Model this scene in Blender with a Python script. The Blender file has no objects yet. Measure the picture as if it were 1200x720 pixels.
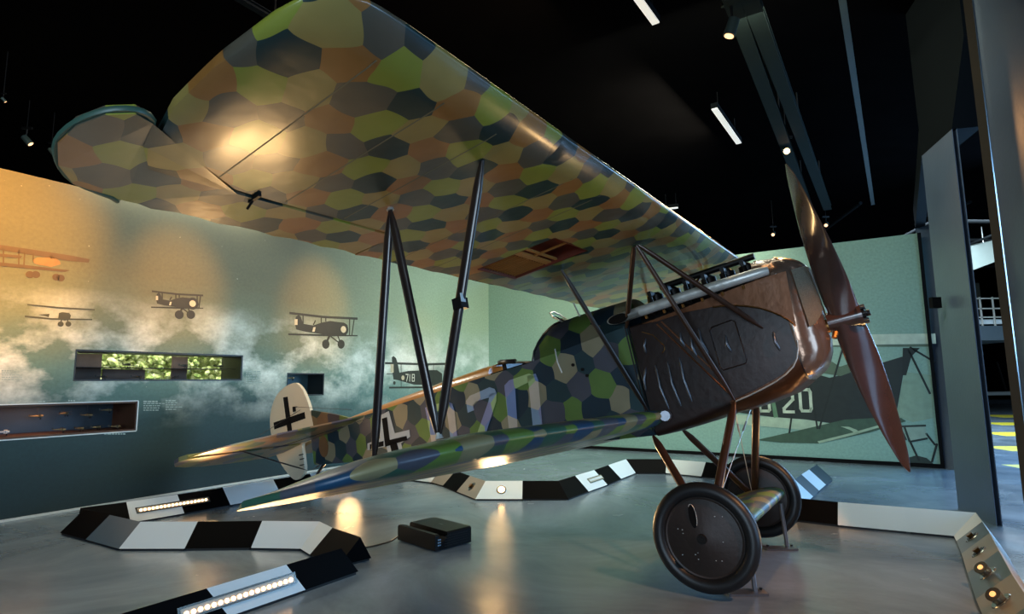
import bpy, bmesh, math, random
import numpy as np
from mathutils import Vector, Matrix
random.seed(4)
PI = math.pi
COL = bpy.context.scene.collection

# ------------------------------------------------------------------ camera
RIGHT = np.array([.9999, .0013, -.0104]); UP = np.array([.0105, -.1279, .9917]); FWD = np.array([0, .9918, .1279])
FWD = FWD/np.linalg.norm(FWD); RIGHT = RIGHT-FWD*(RIGHT@FWD); RIGHT /= np.linalg.norm(RIGHT); UP = np.cross(RIGHT, FWD)
FPX = 686.93; CAM = np.array([0, 0, 1.4088])
cd = bpy.data.cameras.new('camera'); cam = bpy.data.objects.new('camera', cd); COL.objects.link(cam)
cd.sensor_width = 36; cd.lens = FPX/1200*36; cd.clip_start = .02; cd.clip_end = 300
cam.matrix_world = Matrix(((RIGHT[0], UP[0], -FWD[0], CAM[0]), (RIGHT[1], UP[1], -FWD[1], CAM[1]), (RIGHT[2], UP[2], -FWD[2], CAM[2]), (0, 0, 0, 1)))
bpy.context.scene.camera = cam
def ray(p): return FWD+RIGHT*(p[0]-600)/FPX-UP*(p[1]-360)/FPX
def ground(p, z=0.):                                   # photo measurement -> point on a horizontal plane of the room
    d = ray(p); return CAM+d*(z-CAM[2])/d[2]
def onplane(p, n, p0):
    d = ray(p); n = np.array(n, float); return CAM+d*((np.array(p0)-CAM)@n)/(d@n)
# airframe axes: x aft, y starboard, z up (origin at the propeller hub)
AM = np.array([[-.8103, .5445, -.2168], [-.5577, -.8300, 0.], [-.1800, .1209, .9762]]); AO = np.array([2.4584, 4.2314, 1.8531])
AM[0] /= np.linalg.norm(AM[0]); AM[1] /= np.linalg.norm(AM[1]); AM[2] = np.cross(AM[0], AM[1])
def ac(p, n, p0):
    d = AM@ray(p); c = AM@(CAM-AO); n = np.array(n, float); return c+d*((np.array(p0, float)-c)@n)/(d@n)
def a2w(p): return np.array(p)@AM+AO

# ------------------------------------------------------------------ materials
MC = {}
def srgb(c):
    if isinstance(c, str):
        c = [int(c[i:i+2], 16)/255 for i in (0, 2, 4)]
    return tuple((x/12.92 if x <= .04045 else ((x+.055)/1.055)**2.4) for x in c[:3])
def newmat(name):
    m = bpy.data.materials.new(name); m.use_nodes = True
    nt = m.node_tree; return m, nt, nt.nodes['Principled BSDF']
def mat(name, col, rough=.5, metal=0., noise=.15, nscale=6., bump=0., bscale=40., emit=None, estr=0., spec=.5, coat=0.):
    if name in MC: return MC[name]
    m, nt, b = newmat(name); L = nt.links; N = nt.nodes
    tc = N.new('ShaderNodeTexCoord'); no = N.new('ShaderNodeTexNoise'); no.inputs['Scale'].default_value = nscale; no.inputs['Detail'].default_value = 5
    L.new(tc.outputs['Object'], no.inputs['Vector'])
    mx = N.new('ShaderNodeMix'); mx.data_type = 'RGBA'
    c = srgb(col); mx.inputs[6].default_value = (*[x*(1-noise) for x in c], 1); mx.inputs[7].default_value = (*[min(1, x*(1+noise)) for x in c], 1)
    L.new(no.outputs['Fac'], mx.inputs[0]); L.new(mx.outputs[2], b.inputs['Base Color'])
    b.inputs['Roughness'].default_value = rough; b.inputs['Metallic'].default_value = metal
    b.inputs['Specular IOR Level'].default_value = spec; b.inputs['Coat Weight'].default_value = coat; b.inputs['Coat Roughness'].default_value = .12
    if bump:
        n2 = N.new('ShaderNodeTexNoise'); n2.inputs['Scale'].default_value = bscale; L.new(tc.outputs['Object'], n2.inputs['Vector'])
        bp = N.new('ShaderNodeBump'); bp.inputs['Strength'].default_value = bump; bp.inputs['Distance'].default_value = .02
        L.new(n2.outputs['Fac'], bp.inputs['Height']); L.new(bp.outputs['Normal'], b.inputs['Normal'])
    if emit:
        b.inputs['Emission Color'].default_value = (*srgb(emit), 1); b.inputs['Emission Strength'].default_value = estr
    MC[name] = m; return m

def lozenge(name, plane, size, cols, rough=.35, wob=.05, coat=.3, seed=0., wrink=0., rot=0., squash=1.):
    """printed irregular hexagons; plane 'xz' or 'xy' of the part's own coordinates"""
    m, nt, b = newmat(name); N = nt.nodes; L = nt.links
    def vm(op, a, bb=None, c=None):
        n = N.new('ShaderNodeVectorMath'); n.operation = op
        for i, v in enumerate((a, bb)):
            if v is None: continue
            if isinstance(v, tuple): n.inputs[i].default_value = v
            else: L.new(v, n.inputs[i])
        return n
    def ma(op, a, bb=None):
        n = N.new('ShaderNodeMath'); n.operation = op
        for i, v in enumerate((a, bb)):
            if v is None: continue
            if isinstance(v, (int, float)): n.inputs[i].default_value = v
            else: L.new(v, n.inputs[i])
        return n.outputs[0]
    tc = N.new('ShaderNodeTexCoord'); sep = N.new('ShaderNodeSeparateXYZ'); L.new(tc.outputs['Object'], sep.inputs[0])
    com = N.new('ShaderNodeCombineXYZ'); L.new(sep.outputs[0], com.inputs[0]); L.new(sep.outputs[2 if plane == 'xz' else 1], com.inputs[1])
    mp = N.new('ShaderNodeMapping'); mp.inputs['Rotation'].default_value = (0, 0, rot); mp.inputs['Scale'].default_value = (1/size, 1/(size*squash), 1); mp.inputs['Location'].default_value = (50+seed, 50+seed*.7, 0)
    L.new(com.outputs[0], mp.inputs['Vector'])
    no = N.new('ShaderNodeTexNoise'); no.inputs['Scale'].default_value = .9; no.inputs['Detail'].default_value = 0; L.new(mp.outputs[0], no.inputs['Vector'])
    off = vm('SCALE', vm('SUBTRACT', no.outputs['Color'], (.5, .5, .5)).outputs[0]); off.inputs['Scale'].default_value = wob*11
    p = vm('ADD', mp.outputs[0], off.outputs[0]); p = vm('MULTIPLY', p.outputs[0], (1, 1, 0)).outputs[0]
    s = (1., math.sqrt(3), 1.); h = (.5, math.sqrt(3)/2, .5)
    a = vm('SUBTRACT', vm('MODULO', p, s).outputs[0], h).outputs[0]; a = vm('MULTIPLY', a, (1, 1, 0)).outputs[0]
    b_ = vm('SUBTRACT', vm('MODULO', vm('ADD', p, h).outputs[0], s).outputs[0], h).outputs[0]; b_ = vm('MULTIPLY', b_, (1, 1, 0)).outputs[0]
    la = vm('DOT_PRODUCT', a, a).outputs['Value']; lb = vm('DOT_PRODUCT', b_, b_).outputs['Value']
    t = ma('LESS_THAN', lb, la)
    mx = N.new('ShaderNodeMix'); mx.data_type = 'VECTOR'; L.new(t, mx.inputs[0]); L.new(a, mx.inputs[4]); L.new(b_, mx.inputs[5])
    cen = vm('SUBTRACT', p, mx.outputs[1]).outputs[0]; sc = N.new('ShaderNodeSeparateXYZ'); L.new(cen, sc.inputs[0])
    j = ma('ROUND', ma('DIVIDE', sc.outputs[1], math.sqrt(3)/2)); i = ma('ROUND', ma('SUBTRACT', sc.outputs[0], ma('MULTIPLY', j, .5)))
    idx = ma('MODULO', ma('ADD', ma('ADD', i, ma('MULTIPLY', j, 2.)), 500.), 5.)
    cr = N.new('ShaderNodeValToRGB'); cr.color_ramp.interpolation = 'CONSTANT'
    for k, c in enumerate(cols):
        e = cr.color_ramp.elements[k] if k < 2 else cr.color_ramp.elements.new(k/5)
        e.position = max(0, k/5-.02); e.color = (*srgb(c), 1)
    L.new(ma('DIVIDE', idx, 5.), cr.inputs[0])
    n3 = N.new('ShaderNodeTexNoise'); n3.inputs['Scale'].default_value = 5; n3.inputs['Detail'].default_value = 6; L.new(tc.outputs['Object'], n3.inputs['Vector'])
    hs = N.new('ShaderNodeHueSaturation'); L.new(cr.outputs[0], hs.inputs['Color']); L.new(ma('ADD', ma('MULTIPLY', n3.outputs['Fac'], .5), .75), hs.inputs['Value'])
    L.new(hs.outputs[0], b.inputs['Base Color'])
    b.inputs['Roughness'].default_value = rough; b.inputs['Coat Weight'].default_value = coat; b.inputs['Coat Roughness'].default_value = .17
    if wrink:
        wn = N.new('ShaderNodeTexNoise'); wn.inputs['Scale'].default_value = 3.5; wn.inputs['Detail'].default_value = 3; L.new(tc.outputs['Object'], wn.inputs['Vector'])
        bp = N.new('ShaderNodeBump'); bp.inputs['Strength'].default_value = wrink; bp.inputs['Distance'].default_value = .03
        L.new(wn.outputs['Fac'], bp.inputs['Height']); L.new(bp.outputs['Normal'], b.inputs['Normal'])
    MC[name] = m; return m

UNDER = ('9c8648', '223532', '8c9034', '5a5344', '9a6832')
UPPERC = ('8b835f', '23455c', '6c8a3d', '4a4d5c', '3d6446')
FUS = ('8f866a', '0c2b3a', '5f7c3a', '484a55', '1b3a40')
M_under = lozenge('lozenge_fabric_under', 'xy', .18, UNDER, .32, .05, .8, 3.1, .3, squash=.95)
M_lowund = lozenge('lozenge_fabric_lower_wing', 'xy', .20, ('948b66', '234a6a', '6c8a3d', '50535f', '35604c'), .36, .02, .0, 1.7, .3)
M_fus = lozenge('lozenge_fabric_fuselage', 'xz', .215, FUS, .5, .05, .15, 2.2)
M_tail = lozenge('lozenge_fabric_tail', 'xy', .22, ('8b6f4a', '4a5a3c', '7d7a3a', '5c5560', '8a6a48'), .4, .05, .3, .4)
M_fin = lozenge('lozenge_fabric_fin', 'xz', .2, ('6f5b3c', '2c3a30', '5d6a35', '453c3c', '705438'), .5, .05, .1, .9)
M_letter = lozenge('code_letter_paint', 'xz', .215, ('c4b7a6', '7288b6', 'a5bd82', '8b8cb0', '869fba'), .5, .05, .1, 2.2)

M_bronze = mat('brown_cowl_paint', '6e4326', .33, .5, .35, 5, .12, 14, coat=.3)
M_cowldark = mat('dark_brown_panel', '24120a', .42, .2, .4, 7, .1, 20, coat=0)
M_nose = mat('polished_nose_sheet', 'a0806c', .24, .75, .25, 4, .35, 9)
M_rad = mat('radiator_core', 'a1937c', .8, 0, .4, 90, .6, 130)
M_steel = mat('exhaust_steel', 'd0cdc4', .38, .45, .35, 12, .1, 30)
M_louv = mat('worn_louvre_edge', '6d6f75', .35, .7, .3, 20)
M_strut = mat('dark_strut_paint', '2c211e', .28, .2, .2, 10, coat=.5)
M_strutb = mat('brown_gear_strut', '43291b', .28, .3, .3, 10, coat=.5)
M_wood = mat('propeller_wood', '4a332b', .25, 0, .25, 9, coat=1.)
M_darkm = mat('blackened_metal', '1d1a18', .45, .6, .3, 20)
M_brass = mat('brass_fitting', '8a6030', .35, .8, .3, 30)
M_tire = mat('black_rubber', '141517', .42, 0, .2, 20, spec=.5)
M_disc = mat('wheel_cover_paint', '2a1f1a', .5, .1, .4, 6, .08, 30)
M_white = mat('aged_white_fabric', 'c9bfa8', .6, 0, .08, 3)
M_black = mat('flat_black_paint', '060607', .85, 0, .1, spec=.2)
M_crossw = mat('cross_outline_white', 'b9c0c0', .6, 0, .08)
M_redin = mat('red_brown_wing_interior', '6a2a16', .55, 0, .3, 8)
M_rib = mat('varnished_spruce', 'b07a3c', .4, 0, .25, 12)
M_leather = mat('black_leather', '16161a', .3, 0, .2, 20)
M_deck = mat('orange_lit_deck_fabric', 'a8763a', .3, 0, .2, 4, coat=.5)  # orange light on the rear deck is painted into this colour
M_cwhite = mat('curb_white_laminate', 'cfd9dc', .35, 0, .03, 3)
M_cblack = mat('curb_black_laminate', '040405', .6, 0, .1, 3, spec=.04)
M_cgreysheen = mat('curb_grey_sheen_laminate', '4c5c66', .3, 0, .08, 3)  # plain grey block; at right, window sheen on gloss black painted as slate
M_plinth = mat('curb_plinth', '0a0a0b', .6)
M_lampm = mat('lamp_chrome', '9a9890', .25, .9)
M_led = mat('led_glow', 'fff0dc', .5, emit='ffc890', estr=7)
M_glow = mat('warm_lamp_glow', 'fff0dc', .5, emit='ffbf78', estr=12)
M_strip = mat('ceiling_strip_glow', 'e9e6df', .5, emit='e8e2d6', estr=.75)
M_wire = mat('black_cable', '0c0c0d', .4)
M_colm = mat('blue_grey_steel_column', '626c7c', .38, .25, .22, 1.5, .05, 30)
M_collit = mat('warm_lit_column_side', '4a3d2c', .4, .2, .2, 2)  # brown stands for warm light falling on the column side
M_ceil = mat('black_ceiling', '060505', 1., 0, .3, 2, spec=0.)
M_dark = mat('black_hall_wall', '08090a', 1., 0, .3, 2, spec=0.)
M_rail = mat('grey_green_ceiling_rail', '1a201d', .8, 0, .2, 4, spec=.1)
M_glass, _nt, _b = newmat('display_glass'); _b.inputs['Base Color'].default_value = (.8, .9, .9, 1); _b.inputs['Roughness'].default_value = .02; _b.inputs['Transmission Weight'].default_value = 1; _b.inputs['IOR'].default_value = 1.02

# ------------------------------------------------------------------ mesh helpers
def link_obj(name, me, m=None, parent=None, smooth=None):
    o = bpy.data.objects.new(name, me); COL.objects.link(o)
    if m: me.materials.append(m)
    if parent: o.parent = parent
    if smooth is not None:
        for p in me.polygons: p.use_smooth = True
        me.set_sharp_from_angle(angle=math.radians(smooth))
    return o
def obj(name, bm, m, parent=None, smooth=40, label=None):
    bmesh.ops.recalc_face_normals(bm, faces=bm.faces[:])
    me = bpy.data.meshes.new(name); bm.to_mesh(me); bm.free()
    o = link_obj(name, me, m, parent, smooth)
    if label: o['label'] = label
    return o
def tag(o, label, cat, group=None, kind=None):
    if kind: o['kind'] = kind
    o['label'] = label; o['category'] = cat
    if group: o['group'] = group
    return o
def struct(o, label=None):
    o['kind'] = 'structure'
    if label: o['label'] = label
    return o
def empty(name, loc, label, cat, group=None, rot=None):
    e = bpy.data.objects.new(name, None); COL.objects.link(e); e.location = Vector(loc); e.empty_display_size = .1
    if rot is not None: e.matrix_world = Matrix.Translation(Vector(loc))@rot.to_4x4()
    return tag(e, label, cat, group)
def box(bm, c, s, R=None):
    r = bmesh.ops.create_cube(bm, size=1)
    M = Matrix.Translation(Vector(c))@(R.to_4x4() if R is not None else Matrix())@Matrix.Diagonal((s[0], s[1], s[2], 1))
    bmesh.ops.transform(bm, matrix=M, verts=r['verts']); return r['verts']
def frame_z(d):
    return Vector(d).normalized().to_track_quat('Z', 'Y').to_matrix()
def tube(bm, a, b, r0, r1=None, n=12, caps=True):
    a, b = Vector(a), Vector(b); r1 = r0 if r1 is None else r1
    r = bmesh.ops.create_cone(bm, cap_ends=caps, segments=n, radius1=r0, radius2=r1, depth=(b-a).length)
    bmesh.ops.transform(bm, matrix=Matrix.Translation((a+b)/2)@frame_z(b-a).to_4x4(), verts=r['verts'])
def path(bm, pts, r, n=8):
    pts = [Vector(p) for p in pts]; rings = []; up = Vector((0, 0, 1))
    for i, p in enumerate(pts):
        d = (pts[min(i+1, len(pts)-1)]-pts[max(i-1, 0)]).normalized()
        q = frame_z(d); rr = r[i] if isinstance(r, (list, tuple)) else r
        if i and rings:
            pass
        rings.append([bm.verts.new(p+q@Vector((rr*math.cos(2*PI*k/n), rr*math.sin(2*PI*k/n), 0))) for k in range(n)])
    for a, b in zip(rings, rings[1:]):
        # match nearest start to avoid twisting
        k0 = min(range(n), key=lambda k: (b[k].co-a[0].co).length)
        for k in range(n):
            bm.faces.new((a[k], a[(k+1) % n], b[(k0+k+1) % n], b[(k0+k) % n]))
        rings[rings.index(b)] = b[k0:]+b[:k0]
        b[:] = b[k0:]+b[:k0]
    bm.faces.new(rings[0]); bm.faces.new(list(reversed(rings[-1])))
def sweep(bm, pts, w, h, n=14, ref=(0, 0, 1)):
    """streamlined strut between two points: elliptical section, width w across, length h along ref direction"""
    a, b = Vector(pts[0]), Vector(pts[1]); d = (b-a).normalized(); x = (Vector(ref)-d*Vector(ref).dot(d)).normalized(); y = d.cross(x)
    L = (b-a).length; rings = []
    for t in (0, .02, .06, .12, .5, .88, .94, .98, 1):
        s = .35+.65*min(1, min(t, 1-t)/.1) if min(t, 1-t) < .1 else 1
        rings.append([bm.verts.new(a+d*L*t+x*(h/2*math.cos(2*PI*k/n)*s)+y*(w/2*math.sin(2*PI*k/n)*s)) for k in range(n)])
    for p, q in zip(rings, rings[1:]):
        for k in range(n): bm.faces.new((p[k], p[(k+1) % n], q[(k+1) % n], q[k]))
    bm.faces.new(rings[0]); bm.faces.new(rings[-1])
def loft(bm, rings, cap=True, closed=True):
    vs = [[bm.verts.new(p) for p in r] for r in rings]; n = len(vs[0])
    for a, b in zip(vs, vs[1:]):
        for k in range(n if closed else n-1): bm.faces.new((a[k], a[(k+1) % n], b[(k+1) % n], b[k]))
    if cap: bm.faces.new(vs[0]); bm.faces.new(vs[-1])
    return vs
def prism(bm, poly, off):
    """extrude a polygon (list of 3D points) by vector off"""
    a = [bm.verts.new(Vector(p)) for p in poly]; b = [bm.verts.new(Vector(p)+Vector(off)) for p in poly]; n = len(a)
    bm.faces.new(a); bm.faces.new(b[::-1])
    for i in range(n): bm.faces.new((a[i], b[i], b[(i+1) % n], a[(i+1) % n]))
def smooth_closed(pts, k=4):
    P = [np.array(p, float) for p in pts]; n = len(P); out = []
    for i in range(n):
        p0, p1, p2, p3 = P[i-1], P[i], P[(i+1) % n], P[(i+2) % n]
        for j in range(k):
            t = j/k; out.append(.5*((2*p1)+(-p0+p2)*t+(2*p0-5*p1+4*p2-p3)*t*t+(-p0+3*p1-3*p2+p3)*t**3))
    return out
def light(name, kind, loc, target, energy, col, size=.1, angle=60, blend=.5, sy=None):
    l = bpy.data.lights.new(name, kind); l.energy = energy; l.color = srgb(col) if isinstance(col, str) else col
    if kind == 'SPOT': l.spot_size = math.radians(angle); l.spot_blend = blend; l.shadow_soft_size = size
    elif kind == 'AREA':
        l.size = size
        if sy: l.shape = 'RECTANGLE'; l.size_y = sy
    else: l.shadow_soft_size = size
    o = bpy.data.objects.new(name, l); COL.objects.link(o); o.location = loc
    o.rotation_euler = (Vector(target)-Vector(loc)).to_track_quat('-Z', 'Y').to_euler(); return o

# ------------------------------------------------------------------ room shell
WC = np.array([-.5697, 14.1253, 0.]); DL = np.array([-.5337, -.8457, 0.]); DR = np.array([.8457, -.5337, 0.]); WH = 3.8
def wl(p): q = onplane(p, DR, WC); return (q-WC)@DL, q[2]
def wr(p): q = onplane(p, DL, WC); return (q-WC)@DR, q[2]
# local frames: x along the wall from the corner, y up, z out into the room
RL = Matrix((( DL[0], 0, DR[0]), (DL[1], 0, DR[1]), (0, 1, 0))); 
RR = Matrix(((DR[0], 0, DL[0]), (DR[1], 0, DL[1]), (0, 1, 0)))
def wallmesh(bm, xs, ys, holes, th, ylim=None):
    """slab with rectangular openings, built on a grid; front face at z=0, back at -th"""
    def solid(i, j):
        if i < 0 or j < 0 or i >= len(xs)-1 or j >= len(ys)-1: return False
        cx, cy = (xs[i]+xs[i+1])/2, (ys[j]+ys[j+1])/2
        return not any(h[0] < cx < h[1] and h[2] < cy < h[3] for h in holes)
    V = {}
    def v(x, y, z):
        k = (round(x, 5), round(y, 5), z)
        if k not in V: V[k] = bm.verts.new(k)
        return V[k]
    for i in range(len(xs)-1):
        for j in range(len(ys)-1):
            if not solid(i, j): continue
            x0, x1, y0, y1 = xs[i], xs[i+1], ys[j], ys[j+1]
            bm.faces.new((v(x0, y0, 0), v(x1, y0, 0), v(x1, y1, 0), v(x0, y1, 0)))
            bm.faces.new((v(x0, y0, -th), v(x0, y1, -th), v(x1, y1, -th), v(x1, y0, -th)))
            for (di, dj, q) in ((-1, 0, (x0, y0, x0, y1)), (1, 0, (x1, y0, x1, y1)), (0, -1, (x0, y0, x1, y0)), (0, 1, (x0, y1, x1, y1))):
                if not solid(i+di, j+dj):
                    bm.faces.new((v(q[0], q[1], 0), v(q[2], q[3], 0), v(q[2], q[3], -th), v(q[0], q[1], -th)))
HA = (6.41, 8.555, 1.478, 1.852); HB = (7.825, 10.6, .86, 1.224); HC = (4.90, 5.64, 1.23, 1.598)

def mural_material(name, side):
    m, nt, b = newmat(name); N = nt.nodes; L = nt.links
    tc = N.new('ShaderNodeTexCoord'); sep = N.new('ShaderNodeSeparateXYZ'); L.new(tc.outputs['Object'], sep.inputs[0])
    X, Y = sep.outputs[0], sep.outputs[1]
    def ma(op, a, bb=None, cl=False):
        n = N.new('ShaderNodeMath'); n.operation = op; n.use_clamp = cl
        for i, v in enumerate((a, bb)):
            if v is None: continue
            if isinstance(v, (int, float)): n.inputs[i].default_value = v
            else: L.new(v, n.inputs[i])
        return n.outputs[0]
    def noise(scale, detail=6, sx=1., seed=0.):
        mp = N.new('ShaderNodeMapping'); mp.inputs['Scale'].default_value = (scale*sx, scale, scale); mp.inputs['Location'].default_value = (seed, seed*1.7, 0)
        n = N.new('ShaderNodeTexNoise'); n.inputs['Detail'].default_value = detail; n.inputs['Roughness'].default_value = .6; n.inputs['Scale'].default_value = 1
        L.new(tc.outputs['Object'], mp.inputs[0]); L.new(mp.outputs[0], n.inputs['Vector']); return n.outputs['Fac']
    def ramp(fac, st):
        r = N.new('ShaderNodeValToRGB')
        while len(r.color_ramp.elements) < len(st): r.color_ramp.elements.new(.5)
        for e, (p, c) in zip(r.color_ramp.elements, st): e.position = p; e.color = (*srgb(c), 1) if isinstance(c, str) else (c, c, c, 1)
        L.new(fac, r.inputs[0]); return r.outputs[0]
    def mix(f, a, c):
        n = N.new('ShaderNodeMix'); n.data_type = 'RGBA'
        if isinstance(f, float): n.inputs[0].default_value = f
        else: L.new(f, n.inputs[0])
        for k, v in ((6, a), (7, c)):
            if isinstance(v, str): n.inputs[k].default_value = (*srgb(v), 1)
            else: L.new(v, n.inputs[k])
        return n.outputs[2]
    if side == 'L':
        w = noise(.8, 5, .6, 1.)
        yy = ma('ADD', ma('DIVIDE', Y, 3.8), ma('MULTIPLY', ma('SUBTRACT', w, .5), .22))
        left = ramp(yy, [(0, '0a242a'), (.28, '12373c'), (.42, '557872'), (.55, '68745f'), (.75, '55573f'), (1, '3b3d29')])  # print tones, with weaker light near the wall top painted in too
        right = ramp(yy, [(0, '2a5560'), (.3, '6f9694'), (.5, '9db6ab'), (.7, '92a790'), (1, '80937c')])
        xf = ma('DIVIDE', ma('SUBTRACT', 5.6, X), 3.6, True)
        base = mix(xf, left, right)
        # cloud band rising towards the corner
        c1 = noise(1.5, 8, .75, 4.); band = ma('SUBTRACT', 1., ma('MULTIPLY', ma('ABSOLUTE', ma('SUBTRACT', Y, 1.72)), 1.15), True)
        cm = ma('MULTIPLY', ma('MULTIPLY', ma('SUBTRACT', c1, .44), 7.), band, True)
        base = mix(cm, base, 'cfdcd8')
        # dark smoke
        d1 = noise(.95, 7, .8, 9.3); band2 = ma('SUBTRACT', 1., ma('MULTIPLY', ma('ABSOLUTE', ma('SUBTRACT', Y, 1.35)), 1.0), True)
        dm = ma('MULTIPLY', ma('MULTIPLY', ma('SUBTRACT', d1, .52), 6.5), band2, True)
        base = mix(ma('MULTIPLY', dm, .8), base, '1d3a3a')
    else:
        base = ramp(ma('ADD', ma('DIVIDE', Y, 3.8), ma('MULTIPLY', ma('SUBTRACT', noise(.5, 4, 1, 2.), .5), .15)), [(0, '88b0a5'), (.4, '8eae9f'), (1, '7f9a85')])
    g = noise(26., 3, 1, 3.); gr = ma('ADD', ma('MULTIPLY', ma('SUBTRACT', g, .5), .55), 1.)
    hs = N.new('ShaderNodeHueSaturation'); L.new(base, hs.inputs['Color']); L.new(gr, hs.inputs['Value'])
    sp = noise(13., 2, 1, 7.); spm = ma('MULTIPLY', ma('SUBTRACT', sp, .74), 18., True)
    L.new(mix(ma('MULTIPLY', spm, .5), hs.outputs[0], 'd6dcc8'), b.inputs['Base Color'])
    b.inputs['Roughness'].default_value = .6; MC[name] = m; return m
M_muralL = mural_material('cloud_mural', 'L'); M_muralR = mural_material('pale_green_mural', 'R')

bm = bmesh.new()
xs = sorted({0., 13., HA[0], HA[1], HB[0], HB[1], HC[0], HC[1]}); ys = sorted({0., WH, *HA[2:], *HB[2:], *HC[2:]})
wallmesh(bm, xs, ys, (HA, HB, HC), .12)
wall_left = obj('wall_left', bm, M_muralL, None, None); wall_left.matrix_world = Matrix.Translation(WC)@RL.to_4x4(); struct(wall_left, 'tall wall printed with a cloudy sky mural of old biplanes')
bm = bmesh.new(); wallmesh(bm, [0., 8.66], [0., WH], (), .12)
wall_back = obj('wall_back', bm, M_muralR, None, None); wall_back.matrix_world = Matrix.Translation(WC)@RR.to_4x4(); struct(wall_back, 'pale green wall with a large printed biplane photograph')

# floor
m, nt, b = newmat('polished_concrete'); N = nt.nodes; L = nt.links
tc = N.new('ShaderNodeTexCoord'); n1 = N.new('ShaderNodeTexNoise'); n1.inputs['Scale'].default_value = .7; n1.inputs['Detail'].default_value = 8; n1.inputs['Roughness'].default_value = .65; n1.inputs['Distortion'].default_value = 1.
L.new(tc.outputs['Object'], n1.inputs['Vector'])
cr = N.new('ShaderNodeValToRGB'); cr.color_ramp.elements[0].position = .3; cr.color_ramp.elements[0].color = (*srgb('4c5a66'), 1); cr.color_ramp.elements[1].position = .72; cr.color_ramp.elements[1].color = (*srgb('7f8f9c'), 1)
L.new(n1.outputs['Fac'], cr.inputs[0]); L.new(cr.outputs[0], b.inputs['Base Color'])
n2 = N.new('ShaderNodeTexNoise'); n2.inputs['Scale'].default_value = 2.2; n2.inputs['Detail'].default_value = 7; L.new(tc.outputs['Object'], n2.inputs['Vector'])
mr = N.new('ShaderNodeMapRange'); mr.inputs['To Min'].default_value = .12; mr.inputs['To Max'].default_value = .34; L.new(n2.outputs['Fac'], mr.inputs['Value']); L.new(mr.outputs[0], b.inputs['Roughness'])
bp = N.new('ShaderNodeBump'); bp.inputs['Strength'].default_value = .06; bp.inputs['Distance'].default_value = .02; L.new(n2.outputs['Fac'], bp.inputs['Height']); L.new(bp.outputs['Normal'], b.inputs['Normal'])
b.inputs['Specular IOR Level'].default_value = .6
M_floor = m
bm = bmesh.new(); box(bm, (12, 20, -.1), (60, 60, .2)); floor = obj('floor', bm, M_floor, None, None); struct(floor, 'polished blue-grey concrete floor')
def slab_line(a, c, w, name, mm, parent, z=.0015):
    a = Vector(a); c = Vector(c); d = (c-a).normalized(); nrm = Vector((-d.y, d.x, 0))*w/2
    bm = bmesh.new(); prism(bm, [a+nrm, c+nrm, c-nrm, a-nrm], (0, 0, z)); return obj(name, bm, mm, parent, None)
M_joint = mat('floor_joint_filler', '3a4448', .5)
# yellow floor markings of the next hall
M_yel = mat('yellow_floor_paint', 'c7b832', .5, 0, .2, 5)
for k, (pa_, pb_) in enumerate((((1158, 488), (1196, 488)), ((1159, 497), (1197, 497)), ((1161, 509), (1198, 509)), ((1166, 526), (1200, 526)), ((1190, 548), (1215, 548)))):
    a_, b_ = ground(pa_), ground(pb_); hw = (1.7, 1.2, 1.1, .9, .6)[k]
    dd = (b_-a_)/np.linalg.norm(b_-a_)
    s = slab_line(a_, b_+dd*.6, hw, 'yellow_stripe', M_yel, floor); s['label'] = 'painted yellow stripe'
# black hall envelope
def slab(name, c, s, mm, lab):
    bm = bmesh.new(); box(bm, c, s); o = obj(name, bm, mm, None, None); return struct(o, lab)
slab('ceiling', (4, 16, 6.0), (50, 50, .2), M_ceil, 'black painted high ceiling')
slab('wall_far', (10, 38.5, 3.5), (46, .3, 7.2), M_dark, 'black wall of the far hall')
slab('wall_side', (-13, 16, 3.5), (.3, 46, 7.2), M_dark, 'black side wall behind the mural')
# baseboard along the mural wall and dark frame under the printed photograph
bm = bmesh.new(); box(bm, (6.5, .012, .012), (13, .024, .02)); o = obj('baseboard_left', bm, M_crossw, None, None); o.matrix_world = wall_left.matrix_world.copy(); struct(o)
bm = bmesh.new(); box(bm, (4.33, .03, .02), (8.66, .06, .04)); o = obj('baseboard_back', bm, M_black, None, None); o.matrix_world = wall_back.matrix_world.copy(); struct(o)
bm = bmesh.new(); box(bm, (8.67, WH/2, -.04), (.05, WH, .14)); o = obj('trim_1', bm, M_black, None, None); o.matrix_world = wall_back.matrix_world.copy(); struct(o, 'black edge trim of the pale green wall')

# ---- printed pictures on the walls (flat in reality): pieces 2 mm proud of the wall
def wall_poly(bm, f, px, z=.002, t=.001):
    pts = [(*f(p), z) for p in px]; prism(bm, pts, (0, 0, t))
def wall_line(bm, f, pts, w, z=.002):
    q = [Vector((*f(p), z)) for p in pts]
    for a, c in zip(q, q[1:]):
        d = (c-a).normalized(); n_ = Vector((-d.y, d.x, 0))*w/2
        prism(bm, [a-n_, c-n_, c+n_, a+n_], (0, 0, .001))
def wall_disc(bm, f, c, r, z=.003, n=14):
    cx, cy = f(c); prism(bm, [(cx+r*math.cos(2*PI*k/n), cy+r*math.sin(2*PI*k/n), z) for k in range(n)], (0, 0, .001))
def ink(name, col): return mat(name, col, .6, 0, .3, 8)
I1 = ink('sepia_print_ink', '4a3a22'); I2 = ink('grey_print_ink', '3d4133'); I3 = ink('dark_print_ink', '2a2a1c'); I4 = ink('black_green_print_ink', '2b322e'); I5 = ink('pale_print_ink', 'b8b49a')
def printed(parts, lab, parent=wall_left, name='printed_biplane'):
    first = None
    for (nm, mm, fn) in parts:
        bm = bmesh.new(); fn(bm)
        o = obj(name if first is None else nm, bm, mm, parent if first is None else first, None)
        if first is None: first = o; o['label'] = lab
    return first
P = wall_poly; Ln = wall_line; D = wall_disc
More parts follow.
